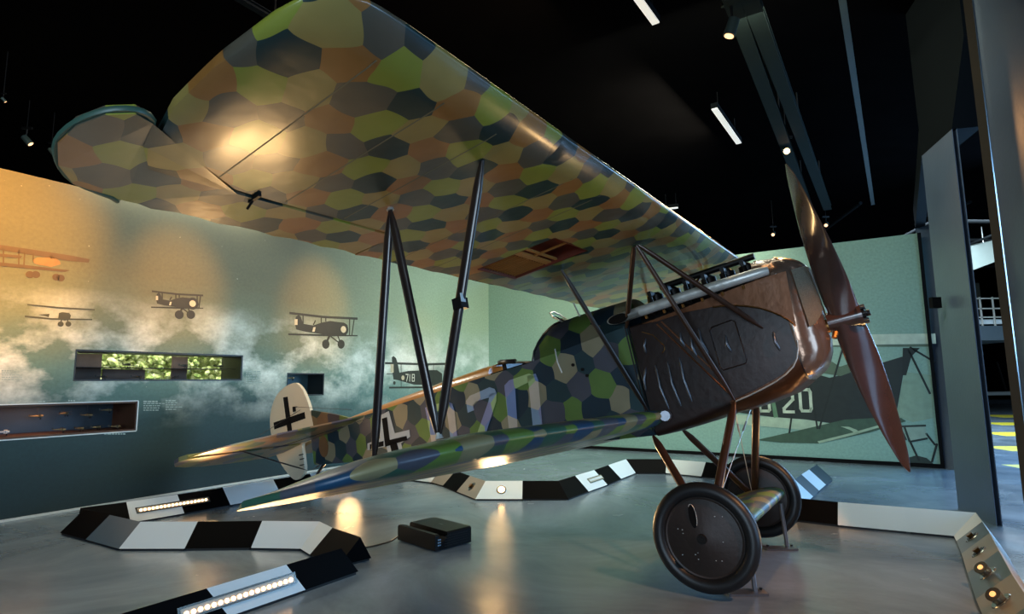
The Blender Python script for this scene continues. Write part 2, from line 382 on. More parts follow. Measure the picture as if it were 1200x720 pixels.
def plane_a(bm):
    P(bm, wl, [(-14, 285), (40, 293), (85, 300), (105, 304), (104, 308), (80, 306), (30, 298), (-14, 291)])
    P(bm, wl, [(-14, 306), (40, 312), (82, 317), (76, 319), (20, 314), (-14, 311)], .0025)
    P(bm, wl, [(-14, 296), (26, 300), (24, 303), (-14, 300)], .003)
    for p in (((4, 290), (4, 309)), ((22, 293), (22, 311)), ((39, 296), (39, 306)), ((60, 299), (60, 304)), ((29, 294), (28, 312))): Ln(bm, wl, p, .012)
    for c in ((35, 322), (42, 322), (66, 325), (71, 326)): D(bm, wl, c, .04)
def plane_a2(bm): P(bm, wl, [(38, 305), (44, 302), (56, 302), (62, 300), (70, 306), (71, 310), (60, 313), (48, 311), (40, 309)])
printed([('', I1, plane_a), ('printed_fuselage', ink('tan_print_ink', '7c6138'), plane_a2)], 'sepia twin wheeled biplane printed at the left edge of the mural')
def plane_b(bm):
    P(bm, wl, [(32, 356.5), (70, 360), (111, 362.5), (111, 364), (70, 362), (32, 358)]); P(bm, wl, [(29, 370), (60, 373), (108, 374), (108, 375.5), (60, 375), (29, 372)], .0025)
    P(bm, wl, [(69, 367), (73, 366), (81, 367), (83, 370), (82, 374), (76, 376), (68, 374)], .003); P(bm, wl, [(45, 369), (58, 368), (57, 372), (54, 371)], .0027)
    for p in (((72, 375), (71, 380)), ((79, 375), (80, 380))): Ln(bm, wl, p, .012)
    D(bm, wl, (71, 380), .03); D(bm, wl, (80, 380), .03)
printed([('', I2, plane_b)], 'small grey biplane printed low beside the sepia one')
def plane_c(f, ox, oy, s):
    T = lambda x, y: (ox+(x-208)*s, oy+(y-355)*s)
    def dark(bm):
        P(bm, f, [T(178, 340.5), (T(208, 344)), T(238, 345.5), T(238, 347.5), T(208, 346), T(178, 342.5)])
        P(bm, f, [T(177, 359.5), T(215, 360.5), T(238, 361), T(238, 362), T(215, 362), T(177, 361)], .0025)
        P(bm, f, [T(186, 343), T(188, 345), T(190, 351), T(199, 352.5), T(206, 350), T(214, 348.5), T(221, 349.5), T(226, 350), T(229, 352), T(229, 358), T(226, 361), T(216, 361.5), T(205, 360), T(192, 358), T(184, 356), T(183, 352), T(183.5, 345)], .003)
        D(bm, f, T(225.5, 356), .085*s, .004)
        for p in ((T(213, 361), T(210, 368)), (T(213, 361), T(222, 368)), (T(220, 360), T(223, 368)), (T(214, 361), T(210.5, 369)), (T(190, 342), T(190, 351)), (T(231, 346), T(231, 361)), (T(235, 347), T(233, 361)), (T(206, 345), T(206, 350)), (T(201, 348), T(199, 352)), (T(210, 346), T(210, 349))): Ln(bm, f, p, .017*s)
        D(bm, f, T(210, 369), .06*s); D(bm, f, T(223.5, 369), .06*s)
    def pale(bm):
        P(bm, f, [T(182.5, 347), T(185, 347), T(185, 352), T(182.5, 352)], .0045); P(bm, f, [T(199, 354), T(201, 354), T(200, 358), T(198, 358)], .0045)
        D(bm, f, T(225.5, 356), .045*s, .0052)
    return dark, pale
d_, p_ = plane_c(wl, 208, 355, 1.); printed([('', I3, d_), ('printed_highlight', I5, p_)], 'brown biplane printed in a warm pool of light above the window slot')
d_, p_ = plane_c(wl, 379, 385, 1.33); printed([('', I3, d_), ('printed_highlight', I5, p_)], 'dark biplane with spread wheels printed over grey smoke')
def plane_d(bm):
    P(bm, wl, [(451, 424.5), (500, 426), (533, 425), (533, 427.5), (500, 428.5), (451, 427)]); P(bm, wl, [(456, 453.5), (500, 453), (525, 453), (525, 455), (456, 455.5)], .0025)
    P(bm, wl, [(459, 419), (461, 417.5), (464, 420), (466, 427), (468, 437), (478, 435), (500, 434), (512, 434), (518, 438), (518, 448), (512, 452), (485, 451), (467, 446), (461, 445), (460, 438)], .003)
    for p in (((508, 426), (508, 434)), ((503, 427), (499, 434)), ((470, 426), (470, 454)), ((497, 452), (497, 458)), ((453, 438.5), (466, 438.5))): Ln(bm, wl, p, .015)
    D(bm, wl, (462, 449), .035)
def text_on(f, R_world, txt, px, h, mm, parent, name, zoff=.0065):
    cu = bpy.data.curves.new(name, 'FONT'); cu.body = txt; cu.size = h; cu.extrude = .0004; cu.offset = h*.012
    t = bpy.data.objects.new(name, cu); COL.objects.link(t); bpy.context.view_layer.update()
    me = bpy.data.meshes.new_from_object(t.evaluated_get(bpy.context.evaluated_depsgraph_get())); COL.objects.unlink(t); bpy.data.objects.remove(t)
    return me
d4 = printed([('', I4, plane_d)], 'dark biplane printed with the number 718 on its side')
def pale_d(bm):
    P(bm, wl, [(457.5, 427), (461, 427), (461, 437), (457.5, 437)], .0045)
    D(bm, wl, (472, 443), .045, .0045)
bm = bmesh.new(); pale_d(bm); obj('printed_highlight', bm, I5, d4, None)
# digits 7 1 8 as strokes
STROKES = {'7': [[(0, 1), (1, 1), (.35, 0)]], '1': [[(.35, 1), (.35, 0)]], '8': [[(0, 0), (0, 1), (1, 1), (1, 0), (0, 0)], [(0, .52), (1, .52)]],
           '2': [[(0, .72), (0, .86), (.14, 1), (.86, 1), (1, .86), (1, .6), (.05, .16), (.05, 0), (1, 0)]], '0': [[(.12, 0), (0, .12), (0, .88), (.12, 1), (.88, 1), (1, .88), (1, .12), (.88, 0), (.12, 0)]],
           'D': [[(0, 0), (0, 1), (.7, 1), (1, .8), (1, .2), (.7, 0), (0, 0)]], 'F': [[(0, 0), (0, 1), (1, 1)], [(0, .52), (.8, .52)]], '-': [[(0, .5), (1, .5)]]}
def glyph(bm, f, ch, x0, y0, w, h, sw, z=.006, skew=0.):
    for st in STROKES[ch]:
        q = [Vector((x0+u*w+skew*v*h, y0+v*h, z)) for u, v in st]
        for a, c in zip(q, q[1:]):
            d = (c-a).normalized(); n_ = Vector((-d.y, d.x, 0))*sw/2; e = d*sw*.4
            prism(bm, [a-n_-e, c-n_+e, c+n_+e, a+n_-e], (0, 0, .0008))
# wall x runs away from the corner (to the left in the picture), so mirror glyphs on the left wall
def glyphL(bm, txt, px0, px1):
    (xa, ya), (xb, yb) = wl(px0), wl(px1); n_ = len(txt); w = (xb-xa)/n_
    for k, ch in enumerate(txt): glyph(bm, None, ch, xa+w*k+w*.1, yb, w*.7, ya-yb, abs(w)*.16)
bm = bmesh.new(); glyphL(bm, '718', (475, 439), (486, 447)); obj('printed_number', bm, ink('pale_digits', 'd6dccf'), d4, None)
# small caption blocks in pale ink (illegible rows of text beside the showcases)
bm = bmesh.new()
for (x0, y0, n_, w_) in ((2, 434, 5, 24), (168, 470, 5, 26), (194, 469, 5, 20), (288, 435, 6, 24), (122, 508, 1, 38), (10, 471, 1, 10), (45, 470, 1, 10), (80, 469, 1, 10)):
    for k in range(n_):
        ww = w_*(.5+.5*random.random()) if k else w_*.6
        x = x0
        while x < x0+ww:
            l_ = random.uniform(1.5, 4.5)
            P(bm, wl, [(x, y0+k*2.6), (x+l_, y0+k*2.6), (x+l_, y0+k*2.6+(1.1 if k else 1.6)), (x, y0+k*2.6+(1.1 if k else 1.6))]); x += l_+.9
o = obj('printed_caption', bm, ink('faint_caption_ink', '8fa5a3'), wall_left, None); o['label'] = 'rows of small pale caption text'

# big printed photograph on the back wall
PR = [
    ('printed_wing', ink('pale_wing_ink', 'c3cdb8'), lambda bm: P(bm, wr, [(960, 393), (1096, 391), (1097, 403), (962, 405)], .003)),
    ('printed_wing_edge', ink('wing_edge_ink', '5a6a58'), lambda bm: P(bm, wr, [(962, 405), (1088, 403.5), (1088, 406.5), (962, 407)], .0035)),
    ('printed_fuselage', ink('dark_fuselage_ink', '232b2a'), lambda bm: P(bm, wr, [(866, 482), (905, 462), (935, 452), (955, 438), (972, 443), (985, 440), (1000, 432), (1018, 430), (1058, 418), (1060, 430), (1050, 487), (1030, 496), (985, 498), (945, 492), (905, 489), (866, 484)], .004)),
    ('printed_tail_field', ink('grey_green_field_ink', 'a9bfa8'), lambda bm: P(bm, wr, [(862, 486), (905, 489), (945, 492), (985, 499), (940, 504), (862, 497)], .0045)),
    ('printed_cockpit', ink('mid_grey_ink', '586a56'), lambda bm: P(bm, wr, [(960, 437), (965, 428), (975, 424), (984, 430), (1000, 425), (1010, 432), (985, 441)], .005)),
    ('printed_cowl', ink('light_cowl_ink', '8ba48e'), lambda bm: P(bm, wr, [(1060, 436), (1092, 440), (1094, 490), (1070, 495), (1050, 488)], .0045)),
    ('printed_lower_wing', ink('lower_wing_ink', '415a49'), lambda bm: P(bm, wr, [(886, 516), (930, 506), (990, 492), (1030, 490), (1056, 490), (1062, 494), (1020, 507), (960, 520), (915, 519)], .005)),
    ('printed_wheel', ink('wheel_ink', '2c3a35'), lambda bm: P(bm, wr, [(1056, 543), (1062, 537), (1074, 534), (1086, 537), (1094, 544)], .005)),
    ('printed_wing_band', ink('band_ink', '9fb79d'), lambda bm: (P(bm, wr, [(960, 520), (958, 517.5), (1000, 507), (1035, 497), (1036, 499.5), (1000, 510)], .0055), P(bm, wr, [(985, 500), (995, 500.5), (1004, 504), (1008, 508), (1003, 508.5), (996, 504)], .0055))),
    ('printed_strut', ink('strut_ink', '1c2422'), lambda bm: [Ln(bm, wr, p, .03, .006) for p in (((988, 407), (960, 503)), ((948, 440), (958, 503)), ((933, 450), (925, 508)), ((1064, 409), (1090, 462)), ((1066, 407), (1096, 425)), ((1062, 508), (1077, 540)), ((1085, 508), (1096, 522)), ((1098, 520), (1092, 542)))]+[P(bm, wr, [(1058, 408), (1078, 408), (1068, 418), (1062, 440), (1057, 440)], .006)]),
    ('printed_panel_box', ink('box_ink', '93ab9c'), lambda bm: P(bm, wr, [(1058, 500), (1084, 499), (1087, 514), (1068, 518), (1062, 515)], .006)),
    ('printed_box_edge', ink('box_edge_ink', '24302c'), lambda bm: [Ln(bm, wr, p, .03, .0066) for p in (((1056, 500), (1085, 499)), ((1060, 501), (1066, 518)), ((1066, 518), (1087, 514)), ((1054, 500), (1062, 516)))]),
]
photo = None
for nm, mm, fn in PR:
    bm = bmesh.new(); fn(bm); o = obj(nm, bm, mm, wall_back if photo is None else photo, None)
    if photo is None: photo = o; o.name = 'printed_photograph'; o['label'] = 'pale upper wing of the large printed biplane photograph'
bm = bmesh.new()
for ch, (x0, y0), (x1, y1) in (('0', (890, 469), (902, 482)), ('-', (907, 462), (912, 473)), ('2', (917, 459), (930, 483)), ('0', (937, 457), (951, 482))):
    (xa, ya), (xb, yb) = wr((x0, y0)), wr((x1, y1)); glyph(bm, None, ch, xa, yb, xb-xa, ya-yb, .05, .0075)
obj('printed_code_letters', bm, ink('code_letter_ink', 'c6d3bd'), photo, None)
bm = bmesh.new(); P(bm, wr, [(903, 467), (907, 465), (912, 489), (907, 490)], .007); obj('printed_band', bm, ink('band_green_ink', '5f8567'), photo, None)
# thin frame line on the wall and projector outlines
bm = bmesh.new(); Ln(bm, wr, [(560, 428), (556, 428)], .01)
bm.free()

# ---- showcases in the left wall
LW = wall_left.matrix_world
def showcase(name, H, depth, mm, lab, glassz=-.02):
    e = empty(name, tuple(LW@Vector(((H[0]+H[1])/2, H[2], -.12))), lab, 'showcase'); MI = e.matrix_world.copy(); 
    bpy.context.view_layer.update(); inv = e.matrix_world.inverted()@LW
    def add(nm, fn, m_):
        bm = bmesh.new(); fn(bm); bmesh.ops.transform(bm, matrix=inv, verts=bm.verts[:]); return obj(nm, bm, m_, e, None)
    x0, x1, y0, y1 = H; t = .02
    add('side_panel', lambda bm: box(bm, (x0+t/2, (y0+y1)/2, -depth/2-.005), (t, y1-y0, depth)), mm)
    add('side_panel', lambda bm: box(bm, (x1-t/2, (y0+y1)/2, -depth/2-.005), (t, y1-y0, depth)), mm)
    add('top_panel', lambda bm: box(bm, ((x0+x1)/2, y1-t/2, -depth/2-.005), (x1-x0-2*t, t, depth)), mm)
    add('bottom_panel', lambda bm: box(bm, ((x0+x1)/2, y0+t/2, -depth/2-.005), (x1-x0-2*t, t, depth)), mm)
    return e, add
M_case = mat('dark_case_lining', '1a2022', .4, 0, .2, 3); M_casewood = mat('brown_case_lining', '4a2f1c', .5, 0, .4, 3)
e1, add1 = showcase('showcase', HA, .5, M_case, 'long narrow wall slot looking through to green foliage with small model planes')
# glass panes and mullions at the rear of slot A (open to daylight behind)
add1('glass_pane', lambda bm: box(bm, ((HA[0]+HA[1])/2, (HA[2]+HA[3])/2, -.495), (HA[1]-HA[0]-.04, HA[3]-HA[2]-.04, .006)), M_glass)
add1('glass_shelf', lambda bm: box(bm, ((HA[0]+HA[1])/2, HA[2]+.17, -.3), (HA[1]-HA[0]-.04, .006, .3)), M_darkm)
M_scr = mat('rusty_backdrop_board', '6f5646', .7, 0, .5, 4)
for (a_, c_, lo) in ((8.08, 8.36, 0.), (7.55, 8.06, -.19), (6.98, 7.2, 0.)):
    add1('backdrop_board', lambda bm: box(bm, ((a_+c_)/2, (HA[2]+HA[3])/2+lo*.5, -.46), (c_-a_, HA[3]-HA[2]-.05+lo, .02)), M_scr)
e2, add2 = showcase('showcase', HB, .6, M_casewood, 'lower dark wall slot filled with rows of tiny model planes')
M_caseback = mat('dim_blue_backdrop', '33434f', .5, 0, .6, 2.2)
add2('back_panel', lambda bm: box(bm, ((HB[0]+HB[1])/2, (HB[2]+HB[3])/2, -.61), (HB[1]-HB[0], HB[3]-HB[2], .02)), M_caseback)
add2('frame_edge', lambda bm: (box(bm, ((HB[0]+HB[1])/2, HB[2]-.006, .004), (HB[1]-HB[0], .012, .012)), box(bm, (HB[0], (HB[2]+HB[3])/2, .004), (.012, HB[3]-HB[2], .012))), M_cwhite)
add2('frame_edge', lambda bm: box(bm, ((HB[0]+HB[1])/2, HB[3]+.005, .004), (HB[1]-HB[0], .01, .012)), M_cwhite)
e3, add3 = showcase('showcase', HC, .4, M_case, 'small square wall slot behind the white rudder')
add3('back_panel', lambda bm: box(bm, ((HC[0]+HC[1])/2, (HC[2]+HC[3])/2, -.41), (HC[1]-HC[0], HC[3]-HC[2], .02)), mat('teal_case_back', '41606a', .5, 0, .2, 3))

def mini_plane(loc, s, rz, m1, m2, lab, group, rod=None):
    R = RL@Matrix.Rotation(rz, 3, 'Y')
    e = empty('model_airplane', tuple(LW@Vector(loc)), lab, 'model airplane', group, R)
    bm = bmesh.new(); loft(bm, [[(x*s, r*s*math.sin(2*PI*k/10), r*s*math.cos(2*PI*k/10)) for k in range(10)] for x, r in ((-.6, .06), (-.5, .12), (-.2, .13), (.5, .04), (.75, .015))]); obj('fuselage', bm, m1, e, 50)
    for y in (.16, -.13):
        bm = bmesh.new(); box(bm, (-.25*s, y*s, 0), (.3*s, .03*s, 1.6*s)); obj('wing', bm, m2, e, None)
    bm = bmesh.new(); box(bm, (.65*s, 0, 0), (.18*s, .02*s, .5*s)); box(bm, (.68*s, .12*s, 0), (.16*s, .22*s, .02*s)); obj('tail', bm, m2, e, None)
    for zz in (.6, -.6, .15, -.15):
        bm = bmesh.new(); tube(bm, (-.25*s, -.13*s, zz*s), (-.25*s, .16*s, zz*s), .012*s, n=5); obj('strut', bm, M_darkm, e, None)
    bm = bmesh.new()
    for zz in (.18, -.18): tube(bm, (-.35*s, -.33*s, zz*s-.02*s), (-.35*s, -.33*s, zz*s+.02*s), .08*s, n=10)
    tube(bm, (-.35*s, -.33*s, -.18*s), (-.35*s, -.33*s, .18*s), .015*s, n=5); tube(bm, (-.35*s, -.33*s, .1*s), (-.3*s, -.08*s, .1*s), .015*s, n=5); tube(bm, (-.35*s, -.33*s, -.1*s), (-.3*s, -.08*s, -.1*s), .015*s, n=5)
    obj('landing_gear', bm, M_darkm, e, None)
    return e
def copy_tree(o, parent=None):
    c = o.copy(); COL.objects.link(c)
    if parent: c.parent = parent; c.matrix_parent_inverse = o.matrix_parent_inverse
    for ch in [x for x in bpy.data.objects if x.parent == o]: copy_tree(ch, c)
    return c
M_mdark = mat('model_dark_paint', '2a2b26', .4); M_mtan = mat('model_tan_paint', '8a7650', .4); M_mwhite = mat('model_white_paint', 'c8ccd0', .35); M_myel = mat('model_yellow_paint', 'c9a44a', .4)
def yb(H, lo): return H[2]+lo
s = .1
mpA = mini_plane((8.15, 1.478+.055, -.25), .1, .5, M_mdark, M_mdark, 'dark model biplane on the slot floor below the leftmost board', 'model planes in the foliage slot')
for (loc, rz, lab) in (((7.74, 1.533, -.25), .3, 'dark model biplane on the slot floor under the brown board'), ((7.85, 1.478+.215, -.3), -.4, 'dark model biplane on the shelf left of the middle'), ((7.12, 1.478+.215, -.3), -.2, 'dark model biplane on the shelf at the middle board'), ((7.25, 1.533, -.25), 2.6, 'dark model biplane on the slot floor right of the middle'), ((6.6, 1.478+.215, -.3), .9, 'dark model biplane on the shelf near the right end')):
    c = copy_tree(mpA); c.matrix_world = Matrix.Translation(LW@Vector(loc))@(RL@Matrix.Rotation(rz, 3, 'Y')).to_4x4(); c['label'] = lab
mpB = mini_plane((9.0, .86+.055, -.2), .1, .3, M_mwhite, M_mwhite, 'white model plane at the left end of the lower slot', 'model planes in the dark slot'); mpB.location = LW@Vector((9.1, .93, -.2)); 
proto = mini_plane((8.55, .915, -.25), .1, .3, M_mtan, M_mdark, 'tan model biplane on the floor of the dark slot, leftmost of its row', 'model planes in the dark slot')
k_ = 0
for (x, y, z_, rz, lab) in ((8.35, .915, -.25, 1.2, 'tan model biplane in the floor row of the dark slot, second from left'), (8.15, .915, -.3, -.3, 'tan model biplane in the floor row of the dark slot, third from left'), (7.98, .915, -.2, .5, 'tan model biplane in the floor row of the dark slot, nearest its right end'),
    (8.75, 1.08, -.35, .4, 'tan model biplane hanging high in the dark slot, leftmost'), (8.5, 1.1, -.3, -.5, 'tan model biplane hanging high in the dark slot, second from left'), (8.28, 1.07, -.25, .8, 'tan model biplane hanging high in the dark slot, third from left'), (8.05, 1.12, -.3, .2, 'tan model biplane hanging high in the dark slot, rightmost')):
    c = copy_tree(proto); c.matrix_world = Matrix.Translation(LW@Vector((x, y, z_)))@(RL@Matrix.Rotation(rz, 3, 'Y')).to_4x4(); c['label'] = lab
    if y > 1:
        bm = bmesh.new(); tube(bm, (0, .0, 0), (0, HB[3]-.02-y, 0), .0015, n=5); obj('hanging_wire', bm, M_wire, c, None)
c = copy_tree(proto); c.matrix_world = Matrix.Translation(LW@Vector((5.42, 1.55-.03, -.2)))@(RL@Matrix.Rotation(.4, 3, 'Y')).to_4x4(); c['label'] = 'tan model biplane hanging in the small slot behind the rudder'; c['group'] = 'model in the small slot'
bm = bmesh.new(); tube(bm, (0, 0, 0), (0, HC[3]-.02-1.52, 0), .0015, n=5); obj('hanging_wire', bm, M_wire, c, None)
bpy.context.view_layer.update()
# foliage outside behind slot A
m, nt, b = newmat('sunlit_foliage'); N = nt.nodes; L = nt.links
tc = N.new('ShaderNodeTexCoord'); no = N.new('ShaderNodeTexNoise'); no.inputs['Scale'].default_value = 9; no.inputs['Detail'].default_value = 8; no.inputs['Roughness'].default_value = .75; L.new(tc.outputs['Object'], no.inputs['Vector'])
cr = N.new('ShaderNodeValToRGB'); L.new(no.outputs['Fac'], cr.inputs[0])
for k, (p_, c_) in enumerate(((.3, '2c4422'), (.42, '738a48'), (.5, 'a0a868'), (.6, 'cdcfae'), (.75, 'dfe6e4'))):
    e_ = cr.color_ramp.elements[k] if k < 2 else cr.color_ramp.elements.new(p_)
    e_.position = p_; e_.color = (*srgb(c_), 1)
L.new(cr.outputs[0], b.inputs['Base Color']); b.inputs['Roughness'].default_value = .8; M_fol = m
bm = bmesh.new()
for k in range(1500):
    x = random.uniform(5.2, 9.6); y = random.uniform(.4, 2.9); z = random.uniform(-2.3, -1.9); r = random.uniform(.04, .11)
    q = bmesh.ops.create_icosphere(bm, subdivisions=1, radius=r, matrix=Matrix.Translation((x, y, z))@Matrix.Rotation(random.random()*6, 4, (1, .3, .6))@Matrix.Diagonal((1, .55, .7, 1)))
box(bm, (7.4, 1.2, -2.4), (4.6, 2.4, .3))
o = obj('hedge', bm, M_fol, None, 30); o.matrix_world = LW.copy(); tag(o, 'sunlit yellow-green hedge seen through the long wall slot', 'hedge'); o['kind'] = 'stuff'
light('daylight_on_hedge', 'AREA', LW@Vector((7.4, 4.5, -1.0)), LW@Vector((7.4, 1.6, -2.1)), 800, 'fff6e0', 2.5)
light('slot_fill_light', 'AREA', LW@Vector((7.5, HA[3]-.03, -.25)), LW@Vector((7.5, HA[2], -.45)), 2.2, 'e8f0e0', 1.8, sy=.1)  # fill added to brighten the black-looking backdrop boards
light('slot_fill_light', 'AREA', LW@Vector((5.3, HC[3]-.03, -.15)), LW@Vector((5.3, HC[2], -.3)), .5, 'b8d8e8', .4, sy=.1)  # fill added to brighten the back of the small slot
light('slot_fill_light', 'AREA', LW@Vector((8.8, HB[3]-.05, -.3)), LW@Vector((8.8, HB[2], -.35)), 1.6, 'ffb070', .6, sy=.1)

# ------------------------------------------------------------------ aeroplane
BASE = np.array([1.19, 0., 0.])                      # point on the floor under the axle
bw = a2w((1.19, 0, -1.245)); bw = np.array([bw[0], bw[1], 0.])
BASE = AM@(bw-AO)
ROT = Matrix((tuple(AM[:, 0]), tuple(AM[:, 1]), tuple(AM[:, 2])))
plane = empty('biplane', tuple(bw), 'camouflaged lozenge-pattern biplane with brown engine cowl, nose high, standing on two black wheels', 'airplane', rot=ROT)
plane_M = Matrix.Translation(Vector(bw))@ROT.to_4x4()
OFF = Vector(-BASE)
def aobj(name, bm, m, parent=None, smooth=40, label=None):
    bmesh.ops.translate(bm, verts=bm.verts[:], vec=OFF)
    return obj(name, bm, m, parent or plane, smooth, label)
def hw(x):                                           # fuselage half width
    if x < 2.9: return .365
    return max(.03, .365-(x-2.9)/(6.15-2.9)*.335)
def zbot(x): return -.55+max(0, x-1.6)*.095
def ztop(x): return .285 if x > 2.6 else .285+(2.6-x)*.06
# fuselage body
def body_ring(x):
    w = hw(x); zt = ztop(x); zb = zbot(x); r = .03
    return [(x, -w, zt), (x, -w*.5, zt), (x, w*.5, zt), (x, w, zt), (x, w, zb+r), (x, w-r*.6, zb), (x, -w+r*.6, zb), (x, -w, zb+r)]
bm = bmesh.new(); loft(bm, [body_ring(x) for x in (1.53, 1.9, 2.3, 2.6, 2.9, 3.5, 4.2, 5., 5.7, 6.12)])
fus = aobj('fuselage', bm, M_fus, smooth=25)
# front deck with slanted cockpit edge
def arch(x0fun, w, z0, zc, n=13, e=1.):
    out = []
    for k in range(n):
        a = PI*k/(n-1); s_ = math.sin(a)
        out.append((x0fun(s_), w*math.cos(a), z0+(zc-z0)*s_**e))
    return out
bm = bmesh.new()
rings = [arch(lambda s_, x=x: x, hw(x), ztop(x)-.005, zc, e=ee) for x, zc, ee in ((1.53, .62, .75), (1.8, .63, .82), (2.1, .635, .92))]
rings.append(arch(lambda s_: 2.48-.22*s_**1.3, hw(2.4), ztop(2.4)-.005, .63, e=.95))
loft(bm, rings, cap=False, closed=False)
r = bmesh.ops.solidify(bm, geom=bm.faces[:], thickness=.012)
aobj('front_deck', bm, M_fus, fus, 40, 'rounded deck ahead of the cockpit')
bm = bmesh.new()
ed = [Vector((2.49-.22*math.sin(PI*k/14)**1.3, hw(2.4)*math.cos(PI*k/14), .295+.34*math.sin(PI*k/14)**.95)) for k in range(15)]
path(bm, ed, .013, 6); aobj('deck_edge', bm, M_leather, fus, 40, 'black padded edge of the deck')
# cockpit sides & black slab for the shaded interior & headrest rim
bm = bmesh.new(); rim = []
for k in range(24):
    a = 2*PI*k/24; rim.append(Vector((2.80+.24*math.cos(a), .27*math.sin(a), .37+.05*math.cos(a))))
path(bm, rim[-7:]+rim[:8], .022, 8); aobj('cockpit_rim', bm, M_leather, fus, 40, 'black padded cockpit rim')
bm = bmesh.new(); box(bm, (2.7, 0, .29), (.7, .6, .03)); aobj('cockpit_dark_panel', bm, M_black, fus, None, 'black panel painted for the shade of the cockpit opening')  # flat black slab in place of the shaded opening
bm = bmesh.new(); box(bm, (2.95, 0, .33), (.05, .30, .12)); aobj('seat_back', bm, M_leather, fus, None)
# turtle deck
bm = bmesh.new(); rings = []
for x, hgt in ((3.02, .13), (3.2, .135), (3.8, .12), (4.5, .09), (5.1, .06), (5.6, .03)):
    rings.append(arch(lambda s_, x=x: x, hw(x)*.97, .28, .285+hgt, e=.8))
loft(bm, rings, cap=True, closed=True); aobj('rear_deck', bm, M_deck, fus, 50, 'fabric deck behind the cockpit, its orange light painted in')
# windscreen
bm = bmesh.new(); path(bm, [(2.22, .13, .60), (2.32, .13, .68), (2.36, .10, .735), (2.37, 0, .76), (2.36, -.10, .735), (2.32, -.13, .68), (2.22, -.13, .60)], .008, 6)
ws = aobj('windscreen', bm, M_steel, fus, 40)
bm = bmesh.new(); prism(bm, [(2.23, .12, .61), (2.32, .12, .68), (2.36, .09, .73), (2.37, 0, .752), (2.36, -.09, .73), (2.32, -.12, .68), (2.23, -.12, .61)], (.003, 0, 0)); aobj('windscreen_glass', bm, M_glass, ws, None)
# markings on the starboard side (and fuselage cross)
def side_pt(p, off=.004):
    y = .36
    for _ in range(6):
        q = ac(p, (0, 1, 0), (0, y, 0)); y = hw(q[0])
    return Vector((q[0], y+off, q[2]))
def side_poly(bm, px, off=.004): prism(bm, [side_pt(p, off) for p in px], (0, .0015, 0))
def mark(name, polys, m_, off, lab):
    bm = bmesh.new()
    for q in polys: side_poly(bm, q, off)
    return aobj(name, bm, m_, fus, None, lab)
mark('code_letter', [[(498.5, 478), (508, 475), (511, 512), (505, 512)], [(508, 475), (524, 470), (531, 474), (523, 480), (509, 483)], [(524, 471), (530, 473), (533, 482), (536, 510), (528, 512), (524, 482)], [(505, 512), (511, 512), (514, 535), (508, 537)], [(528, 512), (536, 510), (537, 526), (530, 530)], [(508, 537), (513, 528), (530, 522), (537, 526), (530, 534)]], M_letter, .004, 'pale lozenge-tinted letter D')
mark('code_digit', [[(546.5, 470), (551, 464), (556, 462), (558, 471), (554.5, 475), (556, 481), (548.5, 484)], [(556, 462), (574, 454), (580, 456), (582, 461), (574, 466), (557, 471)], [(574, 462), (582, 460), (582, 470), (570.5, 506), (560, 507), (573, 470)], [(560, 507), (570.5, 506), (568, 521), (590, 517), (591, 526), (557, 533)]], M_letter, .004, 'pale lozenge-tinted digit 2')
mark('code_digit', [[(591.5, 452), (597, 446), (620, 438), (628, 441), (620, 448), (604, 456), (592, 459)], [(592, 458), (604, 456), (607, 503), (597, 505)], [(618, 441), (628, 438), (631, 446), (636, 500), (625, 502), (620, 452)], [(597, 505), (607, 503), (610, 521), (600, 530)], [(625, 502), (636, 500), (639, 518), (628, 524)], [(600, 530), (609, 519), (628, 513), (639, 518), (630, 525)]], M_letter, .004, 'pale lozenge-tinted digit 0')
CW = [[(444, 488), (456, 482), (463, 508), (480, 504), (481, 512), (470, 520), (450, 524), (431, 528), (431, 520), (446, 514)], [(453, 522), (470, 518), (476, 546), (459, 551)]]
CB = [[(448, 491), (454, 489), (458, 522), (452, 524)], [(456, 516), (477, 511), (478, 516), (456, 522)], [(434, 521), (450, 517), (450, 523), (434, 527)], [(457, 519), (465, 517), (472, 543), (463, 546)]]
mark('cross_marking', CW, M_crossw, .004, 'white outline of the straight cross'); mark('cross_marking', CB, M_black, .0065, 'black straight cross')
bm = bmesh.new(); prism(bm, [Vector((5.86+.10*math.cos(a), hw(5.86)+.004-.1*math.cos(a)*.103, .07+.13*math.sin(a))) for a in [2*PI*k/20 for k in range(20)]], (0, .002, 0)); aobj('inspection_patch', bm, mat('brown_patch', '7a5636', .5), fus, None, 'brown oval patch')
bm = bmesh.new(); path(bm, [(1.535, .37, .36), (1.535, .372, -.52)], .009, 6); path(bm, [(1.56, .37, .36), (1.56, .372, -.40), (1.5, .375, -.46)], .006, 6); aobj('panel_seam', bm, M_darkm, fus)
# control chain fitting from the wing to the deck
bm = bmesh.new(); path(bm, [tuple(ac(p, (0, 1, 0), (0, .18, 0))) for p in ((672, 355), (675, 362), (679, 370), (684, 380))], .007, 6); path(bm, [(2.24, .37, .34), (2.24, .375, .22), (2.22, .375, .12)], .007, 6)
aobj('control_linkage', bm, M_steel)
bm = bmesh.new(); 
for (x, z) in ((2.02, .10), (1.99, .04), (2.1, .16)): tube(bm, (x, .36, z), (x, .378, z), .014, n=10)
aobj('fuselage_fitting', bm, M_darkm, fus)

